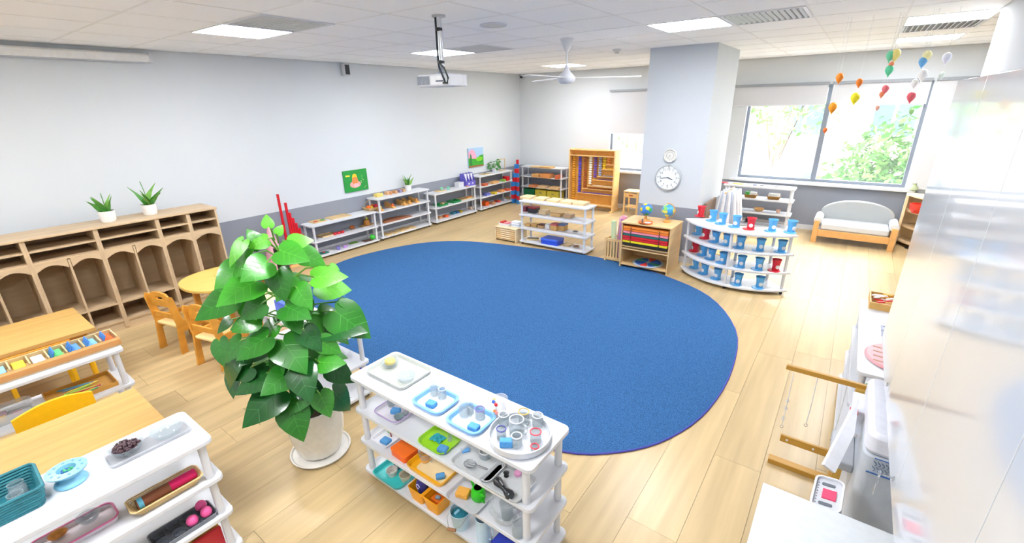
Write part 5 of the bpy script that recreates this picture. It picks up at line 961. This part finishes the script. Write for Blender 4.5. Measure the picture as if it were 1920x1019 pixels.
MB().tube([(-.026, -.01, .484), (-.026, -.01, .17), (.0, -.03, .13), (.09, -.10, .085), (.15, -.14, .04), (.14, -.125, .03)], .0075, 8).build('cable', mat('#22303a', .5), t)
MB().tube([(-.022, .012, .484), (-.022, .012, .18), (.02, -.03, .15), (.11, -.09, .12), (.19, -.14, .05), (.17, -.13, .018), (.12, -.122, .02)], .0065, 8).build('cable', mat('#2a3a36', .5), t)
q = onY((1064, 100), 4.5); t = thing('ceiling_fan', 'white ceiling fan with cone-shaped motor and thin long blades', 'fan', (-2.59, 4.5, H))
MB().lathe([(.075, 0), (.07, -.02), (.03, -.10), (.016, -.125), (.0001, -.125)][::-1], 24).build('canopy', WHITE, t); MB().lathe([(.009, -.30), (.009, -.12)], 10).build('rod', WHITE, t)
MB().lathe([(.0001, -.43), (.06, -.425), (.09, -.40), (.098, -.375), (.075, -.345), (.03, -.30), (.016, -.25), (.0001, -.25)], 28).build('motor', mat('#d9dce2', .4), t)
for k in range(3):
    a = R(30+120*k); bl = MB().prism([(.09, -.03), (.75, -.045), (.77, .0), (.75, .035), (.09, .03)], -.003, .003).build('blade', mat('#e4e4e2', .4), t, loc=(0, 0, -.372)); bl.rotation_euler = (R(6), 0, a)
q = at((925, 46), H); t = thing('ceiling_speaker', 'round off-white ceiling speaker between projector and fan', 'speaker', (q.x, q.y, H)); MB().lathe([(.0001, -.012), (.09, -.012), (.104, -.006), (.104, -.001), (.0001, -.001)], 32).build('grille', mat('#d3d5d2', .7), t); MB().lathe([(.106, -.0125), (.114, -.010), (.114, -.002), (.106, -.002), (.106, -.0125)], 32, cap=False).build('ring', WHITE, t)
q = at((1157, 92), H); t = thing('smoke_detector', 'small white smoke detector on the ceiling left of the pillar', 'detector', (q.x, q.y, H)); MB().lathe([(.0001, -.055), (.025, -.05), (.03, -.03), (.05, -.018), (.05, -.002), (.0001, -.002)], 20).build('body', mat('#d8d8d4', .5), t); MB().lathe([(.055, -.008), (.058, -.001), (.0001, -.001)], 20).build('base', WHITE, t)
# clocks on the pillar
def clock(label, q, r, big):
    t = thing('wall_clock', label, 'clock', (q.x, 6.048, q.z)); T = Matrix.Rotation(pi/2, 4, 'X')
    MB().lathe([(r*.9, 0), (r, .006), (r, .03), (r*.94, .034), (r*.90, .026), (r*.9, .0)], 40, T=T, cap=False).build('rim', mat('#c3c9cc' if big else '#ecece6', .3, metal=.3 if big else 0), t)
    MB().lathe([(.0001, 0), (r*.9, 0), (r*.9, .018), (.0001, .018)], 40, T=T).build('face', mat('#eef2f4' if big else '#e9e7e0', .5), t)
    for k in range(12):
        a = k*pi/6; MB().box((0, 0, r*.80), (r*.035, .002, r*.10)).build('tick', DGREY, t, loc=(0, -.0195, 0), rot=(0, a, 0))
        if big:
            c = bpy.data.curves.new('numeral', 'FONT'); c.body = str(12 if k == 0 else k); c.size = r*.24; c.align_x = 'CENTER'; c.align_y = 'CENTER'; c.extrude = .0004; c.materials.append(DGREY)
            o = bpy.data.objects.new('numeral', c); COL.objects.link(o); o.parent = t; me = bpy.data.meshes.new_from_object(o); bpy.data.objects.remove(o); bpy.data.curves.remove(c); o = bpy.data.objects.new('numeral', me); COL.objects.link(o); o.parent = t; o.location = (sin(a)*r*.63, -.0192, cos(a)*r*.63); o.rotation_euler = (pi/2, 0, 0)
    for nm, a, l, w in ([('hour_hand', R(113), .45, .05), ('minute_hand', R(262), .68, .035)] if big else [('hand', R(215), .5, .05)]):
        MB().box((0, 0, r*l/2-r*.06), (r*w, .002, r*l)).build(nm, BLACK if big else DGREY, t, loc=(0, -.0225, 0), rot=(0, a, 0))
    if not big: MB().lathe([(r*.55, .018), (r*.58, .018), (r*.58, .0195), (r*.55, .0195), (r*.55, .018)], 30, T=T, cap=False).build('scale_ring', DGREY, t)
    MB().lathe([(.0001, .018), (r*.05, .018), (r*.05, .026), (.0001, .026)], 12, T=T).build('hub', DGREY, t)
clock('small cream round dial above the clock on the pillar', onY((1257, 292), 6.04), .083, 0); clock('round wall clock with grey rim on the pillar', onY((1253, 333), 6.04), .168, 1)
# pictures on the left wall
def flatpoly(pts, m, par, x): T = Matrix(((0, 0, 1, 0), (1, 0, 0, 0), (0, 1, 0, 0), (0, 0, 0, 1))); return MB().prism(pts, x, x+.0015, T=T).build('painted_shape', m, par)
def ell(cx, cy, a, b, n=18): return [(cx+a*cos(2*pi*k/n), cy+b*sin(2*pi*k/n)) for k in range(n)]
t = thing('painting', 'small green canvas with a yellow and pink figure on the left wall', 'painting', (XL, 4.33, .985)); MB().bx(.001, .022, -.215, .215, -.165, .165).build('canvas', mat('#1f9a3c', .6, scale=12, amt=.15), t)
flatpoly(ell(-.02, -.055, .10, .055), mat('#f0a6a0', .6), t, .022); flatpoly(ell(-.02, .0, .055, .06), mat('#e98f4c', .6), t, .0235); flatpoly(ell(-.02, .05, .045, .06), mat('#f2cf2c', .6), t, .0222); flatpoly(ell(-.01, -.07, .05, .03), mat('#f3c0c4', .6), t, .0250)
for k in range(9): flatpoly(ell(.08+.10*rnd.random(), -.13+.2*rnd.random(), .007, .006, 8), mat('#d8e8a0', .6), t, .0222)
flatpoly([(-.18, .075), (-.10, .075), (-.10, .095), (-.18, .10)], mat('#e8e03a', .6), t, .0222)
t = thing('painting', 'landscape canvas with pink sky and green hills above the purple file', 'painting', (XL, 7.24, 1.06)); MB().bx(.001, .022, -.235, .235, -.19, .19).build('canvas', mat('#a9cdea', .6), t)
flatpoly([(-.23, -.05), (.02, -.05), (.0, .06), (-.06, .15), (-.14, .17), (-.23, .12)], mat('#e9a9c4', .6), t, .0222); flatpoly([(-.235, -.19), (.235, -.19), (.235, .04), (.12, .03), (.0, -.03), (-.1, -.02), (-.235, .0)], mat('#3fae34', .6, scale=14, amt=.2), t, .0236)
flatpoly([(-.2, -.15), (-.13, -.15), (-.14, .03), (-.165, .09), (-.19, .03)], mat('#2a7f3a', .6), t, .0252); flatpoly([(-.235, -.19), (.235, -.19), (.235, -.165), (-.235, -.15)], mat('#9a6a3c', .6), t, .0254); flatpoly(ell(.1, -.04, .11, .045), mat('#7fd02c', .6), t, .0254)
# balloon mobile
BALL = [((1574, 147), '#f08a1c', .040, 'orange paper balloon, upper left of the mobile'), ((1611, 156), '#ee7f1c', .034, 'orange paper balloon right of the upper left one'), ((1603, 185), '#f2e41c', .045, 'bright yellow paper balloon of the mobile'), ((1561, 203), '#f39a14', .045, 'largest orange paper balloon, lowest at left'),
    ((1547, 245), '#e8742c', .024, 'tiny orange paper balloon hanging lowest'), ((1669, 106), '#6fd0a0', .040, 'mint paper balloon beside the pale yellow one at the top'), ((1679, 104), '#f1e28a', .045, 'pale yellow paper balloon beside the mint one at the top'), ((1667, 133), '#5fcf9c', .040, 'mint green paper balloon below the top pair'), ((1671, 122), '#ee9066', .025, 'small orange-red paper balloon between the mint ones'),
    ((1660, 168), '#e8727a', .034, 'coral paper balloon in the middle of the mobile'), ((1653, 178), '#e8845a', .024, 'small orange-red paper balloon below the coral one'), ((1708, 183), '#e0606c', .040, 'red paper balloon at the right of the mobile'), ((1645, 203), '#f0b49c', .022, 'tiny peach paper balloon of the mobile'),
    ((1730, 117), '#6fb4e8', .038, 'light blue paper balloon of the mobile'), ((1738, 106), '#f4efb4', .040, 'cream paper balloon beside the light blue one'), ((1730, 142), '#f6f6f6', .045, 'white paper balloon below the light blue one'), ((1775, 110), '#e4e6f4', .040, 'pale lilac paper balloon at far right of the mobile'), ((1709, 210), '#a8d88a', .024, 'tiny green paper balloon below the red one'), ((1715, 157), '#f6f6f4', .034, 'white paper balloon above the red one'), ((1766, 142), '#e6f2ea', .026, 'small whitish paper balloon at the far right')]
for (p, c, r, lb) in BALL:
    YB_ = 5.05; q = onY(p, YB_); o = thing('paper_balloon', lb, 'balloon', tuple(q), R(20)); r *= .95
    MB().lathe([(.0001, -r*1.25), (r*.25, -r*1.15), (r*.12, -r*1.02), (r*.6, -r*.5), (r*.95, .1*r), (r*.85, r*.7), (r*.45, r*1.05), (.0001, r*1.15)], 16, sx=.8, sy=.8).build('body', mat(c, .6), o)
    MB().tube([(0, 0, r*1.1), (0, 0, H-q.z-.004)], .0006, 4).build('thread', WHITE, o)
# ================================================================ right side: wall cupboards
GW = mat('#c9cdd3', .12, amt=.005, scale=4, coat=.3)
t = thing('wall_cabinet', 'row of glossy white wall cupboards at the right edge', 'cabinet', (.30, 0, .87)); zt = 1.25
MB().bx(.02, .40, -1.5, 2.835, 0.0, zt).build('carcass', mat('#eceef0', .5), t)
ys = [2.84, 2.195, 1.565, .94, .31, -.32, -.95, -1.5]
for a, b in zip(ys[:-1], ys[1:]): 
    dr = MB().bx(0, .018, b+.0015, a-.0015, 0, zt).build('door', GW, t, bev=.0015)
    yl = b+.05; MB().lathe([(.0001, 0), (.009, 0), (.009, .004), (.0001, .004)], 14, T=Matrix.Translation((0, yl, .045)) @ Matrix.Rotation(-pi/2, 4, 'Y')).build('lock', CHROME, dr)
k = thing('key', 'small steel key on a ring hanging from a lock of the white wall cupboards', 'key', (.296, 1.615, .915))
MB().tube([(0, 0, 0), (-.025, 0, 0)], .0028, 8).build('shaft', CHROME, k); MB().tube([(-.034+.0*cos(a), .012*cos(a), .012*sin(a)) for a in [2*pi*j/16 for j in range(16)]], .0024, 6, closed=True).build('bow', CHROME, k); MB().tube([(-.034, .016*cos(a), -.026+.016*sin(a)) for a in [2*pi*j/16 for j in range(16)]], .0012, 6, closed=True).build('ring', CHROME, k)
MB().box((-.034, 0, -.062), (.002, .008, .045)).build('tag_key', CHROME, k)
# desk
t = thing('desk', 'plain white desk top in the bottom right corner', 'desk', (.33, .4, 0)); MB().bx(-.37, .365, -1.2, 1.16, .725, .75).build('top', mat('#d3d8dc', .35), t, bev=.002); MB().bx(-.34, -.32, -1.15, 1.12, 0, .725).build('side_panel', WHITE, t); MB().bx(-.32, .36, 1.10, 1.12, .3, .725).build('modesty_panel', WHITE, t)
# printer / copier
t = thing('copier', 'pale grey office copier with angled white lid beyond the white desk', 'copier', (.47, 2.27, 0)); PG = mat('#bcc3cc', .4); PL_ = mat('#e2e4ee', .4)
MB().prism(rrect(.42, .50, .04), .02, .70).build('body', PG, t, bev=.01); MB().prism(rrect(.42, .50, .04), .70, .80).build('upper_unit', PL_, t, bev=.02)
MB().prism(rrect(.30, .40, .03), .80, .83).build('top_cover', mat('#eef0f6', .35), t, loc=(.05, .02, 0), bev=.008)
v = MB(); v.box((0, -.252, .60), (.17, .004, .004), 0)
st_ = MB()
for k2 in range(5):
    for j in range(2): st_.tube([(-.165+k2*.013+.005*sin(3*s2_/5.), -.253, .635+j*.026+.02*s2_/8) for s2_ in range(9)], .0018, 5)
st_.build('vent_pattern', mat('#6f87a8', .5), t); MB().bx(-.185, -.06, -.2535, -.250, .618, .623).build('blue_stripe', mat('#3f6fb4', .5), t); MB().bx(-.17, -.06, -.2535, -.250, .692, .695).build('blue_stripe', mat('#3f6fb4', .5), t)
MB().box((-.0, 0, .014), (.34, .42, .012)).build('base', DGREY, t)
# lid: slanted white panel on the left of the copier
A = [at((1612, 745), .78), at((1545, 872), .62), at((1566, 888), .58), at((1602, 815), .70)]
A[3] = A[3]; loc = t.location; b = MB(); vv = [p-loc for p in A]; nrm = (vv[1]-vv[0]).cross(vv[2]-vv[0]).normalized()*.012
if nrm.z > 0: nrm = -nrm
b.add([*vv, *[p+nrm for p in vv]], [(0, 1, 2, 3), (7, 6, 5, 4)]+[(i, (i+1) % 4, 4+(i+1) % 4, 4+i) for i in range(4)]); b.build('lid', mat('#eef0f6', .4), t)
t2 = t
MB().bx(-.30, -.21, -.14, .10, .50, .54).build('output_tray', mat('#a9adb4', .4), t, bev=.006)
MB().bx(-.255, -.205, .02, .20, .60, .72).build('paper_stack', mat('#dfe3ef', .5), t, bev=.004); MB().box((-.25, .205-.2, .725), (.03, .04, .008)).build('red_mark', mat('#d8202c', .5), t)
q = at((1553, 928), .60); p = thing('control_panel', 'white rounded tray with dark slots and a pink label beside the copier', 'tray', (q.x-.0, q.y, .585), R(-4)); p.rotation_euler = (R(0), R(-8), R(-3))
MB().ringtray(.10, .20, .022, .008, .03, .0).build('frame', WHITE, p); MB().prism(rrect(.084, .184, .024), .004, .012).build('plate', mat('#c9ccd4', .4), p)
MB().box((.005, 0, .0145), (.045, .055, .005)).build('pink_label', mat('#f03a6a', .5), p); 
for s_ in (-1, 1): MB().prism(rrect(.045, .016, .007), .012, .0145).build('slot', DGREY, p, loc=(-.002, s_*.058, 0))
dots = MB()
for k2 in range(8): dots.box((-.034, -.06+k2*.017, .0125), (.004, .004, .001))
dots.build('holes', DGREY, p); MB().box((0, 0, -.29), (.04, .04, .585)).build('support_leg', LGREY, p)
# wooden hanging stand
OK = mat('#b98a34', .45, 'woodx', amt=.07)
t = thing('hanging_stand', 'golden wooden stand with two rails and hanging hooks at the right', 'stand', (.10, 2.66, 0))
MB().box((.06, 0, .016), (.46, .05, .032)).build('foot', OK, t, bev=.003); MB().box((.16, -.02, .34), (.045, .03, .62)).build('post', mat('#c9a04a', .45, 'wood', amt=.07), t, bev=.003)
MB().box((.0, -.0, .19), (.27, .018, .045)).build('lower_rail', OK, t, bev=.003); MB().box((.09, -.0, .655), (.54, .022, .028)).build('top_rail', OK, t, bev=.003); MB().box((.16, .0, .016), (.06, .16, .034)).build('cross_foot', OK, t, bev=.003)
for x in (-.10, .03): MB().lathe([(.0001, 0), (.006, 0), (.006, .004), (.0001, .004)], 10, T=Matrix.Translation((x, -.0095, .19)) @ Matrix.Rotation(pi/2, 4, 'X')).build('peg_hole', WHITE, t)
for k, (x, l) in enumerate([(-.14, .36), (-.03, .30), (.10, .34), (.20, .10)]):
    c = thing('cord', 'white cord %s from the left hanging from the top rail of the wooden stand' % ORD[k], 'cord', (.10+x, 2.645, .64)); MB().tube([(0, -.0, 0), (.002, -.006, -l*.5), (0, 0, -l)], .0022, 6).build('string', WHITE, c); MB().tube([(.008*cos(a), 0, -l-.008+.008*sin(a)) for a in [2*pi*j/12 for j in range(12)]], .0018, 5, closed=True).build('loop', CHROME, c)
    if k == 0:
        for zz in (-.20, -.25, -.32): MB().lathe([(.0001, zz), (.012, zz+.008), (.007, zz+.018), (.0001, zz+.026)], 8).build('bead', mat('#dfe3e4', .2, 'clear'), c)
q = at((1564, 783), .45); t = thing('spool', 'white and salmon spool beside the wooden stand post', 'spool', (q.x+.045, 2.78-.03, .50)); t.location = (.225, 2.74, .30); MB().lathe([(.02, 0), (.02, .03), (.0001, .03)], 14).build('body', mat('#f2ece8', .4), t); MB().lathe([(.012, .03), (.012, .045), (.0001, .045)], 12).build('cap', mat('#ee9a78', .4), t)
bpy.data.objects.remove(t.children[0]); bpy.data.objects.remove(t.children[0]); bpy.data.objects.remove(t)
# items on the right shelf
q = at((1652, 572), T_); t = thing('letter_box', 'open wooden box of red and white letters on the right shelf top', 'box', (.36, q.y, T_)); MB().ringtray(.16, .24, .05, .008, .004, 0).build('box', mat('#d9a95c', .45, 'wood'), t)
rnd = random.Random(3)
for k in range(12): MB().box((rnd.uniform(-.05, .05), rnd.uniform(-.09, .09), .03+.004*k*.6), (.05, .016, .006), rz=rnd.uniform(-.5, .9)).build('letter_strip', mat(['#e0263a', '#f6f4f2', '#f0b43a', '#f6f4f2'][k % 4], .5), t)
q = at((1645, 668), T_); t = thing('round_board', 'pink round board with brown slots and a red block on the right shelf top', 'board', (.40, 3.0, T_)); MB().lathe([(.13, 0), (.14, .008), (.13, .018), (.0001, .018)], 36, sx=1.0, sy=1.25).build('board', mat('#f0a2a8', .45), t)
for i in range(4):
    for j in range(3):
        if i == 3 and j == 1: continue
        MB().prism(rrect(.045, .012, .005), .018, .0205).build('slot', mat('#b98a70', .5), t, loc=(-.08+j*.07, -.10+i*.06, 0), rz=R(-10))
MB().box((.0, .03, .034), (.055, .045, .03)).build('red_block', mat('#ee3a34', .4), t, bev=.002); MB().box((.0, .085, .034), (.05, .05, .03)).build('wood_block', mat('#d8925c', .5, 'wood'), t, bev=.002)
t = thing('stencil_frame', 'grey-blue stencil frame on the right shelf top behind the pink board', 'frame', (.40, 3.38, T_)); f = MB()
for s_ in (-1, 1): f.bx(s_*.05-.006, s_*.05+.006, -.08, .08, 0, .006); f.bx(-.056, .056, s_*.08-.006, s_*.08+.006, 0, .006)
f.bx(-.056, .056, -.006, .006, 0, .006); f.build('frame', mat('#a6acc4', .5), t)
t = thing('pattern_cloth', 'white cloth with green and pink rings on the second tier of the right shelf', 'cloth', (.40, 2.92, S_)); MB().prism(rrect(.26, .26, .02), 0, .012).build('fabric', mat('#f1f0ec', .8), t)
for k, (x, y, c, r) in enumerate([(-.06, .07, '#2fa45c', .035), (.05, .05, '#2fa45c', .045), (-.07, -.04, '#e4a6c8', .035), (.03, -.06, '#d9a0c8', .045)]): MB().tube([(x+r*cos(a), y+r*sin(a), .0135) for a in [2*pi*j/20 for j in range(20)]], .004, 5, closed=True).build('ring', mat(c, .6), t)
for y, z, c, lb in [(3.5, S_, '#f1f1f4', 'white box at the far end of the second tier of the right shelf'), (3.3, H_, '#e9d5c0', 'beige box on the third tier of the right shelf'), (3.0, H_, '#f3f3f6', 'white box on the third tier of the right shelf')]:
    lidbox(lb, (0, 0), z, (.2, .2, .09), mat(c, .5)).location = (.42, y, z)
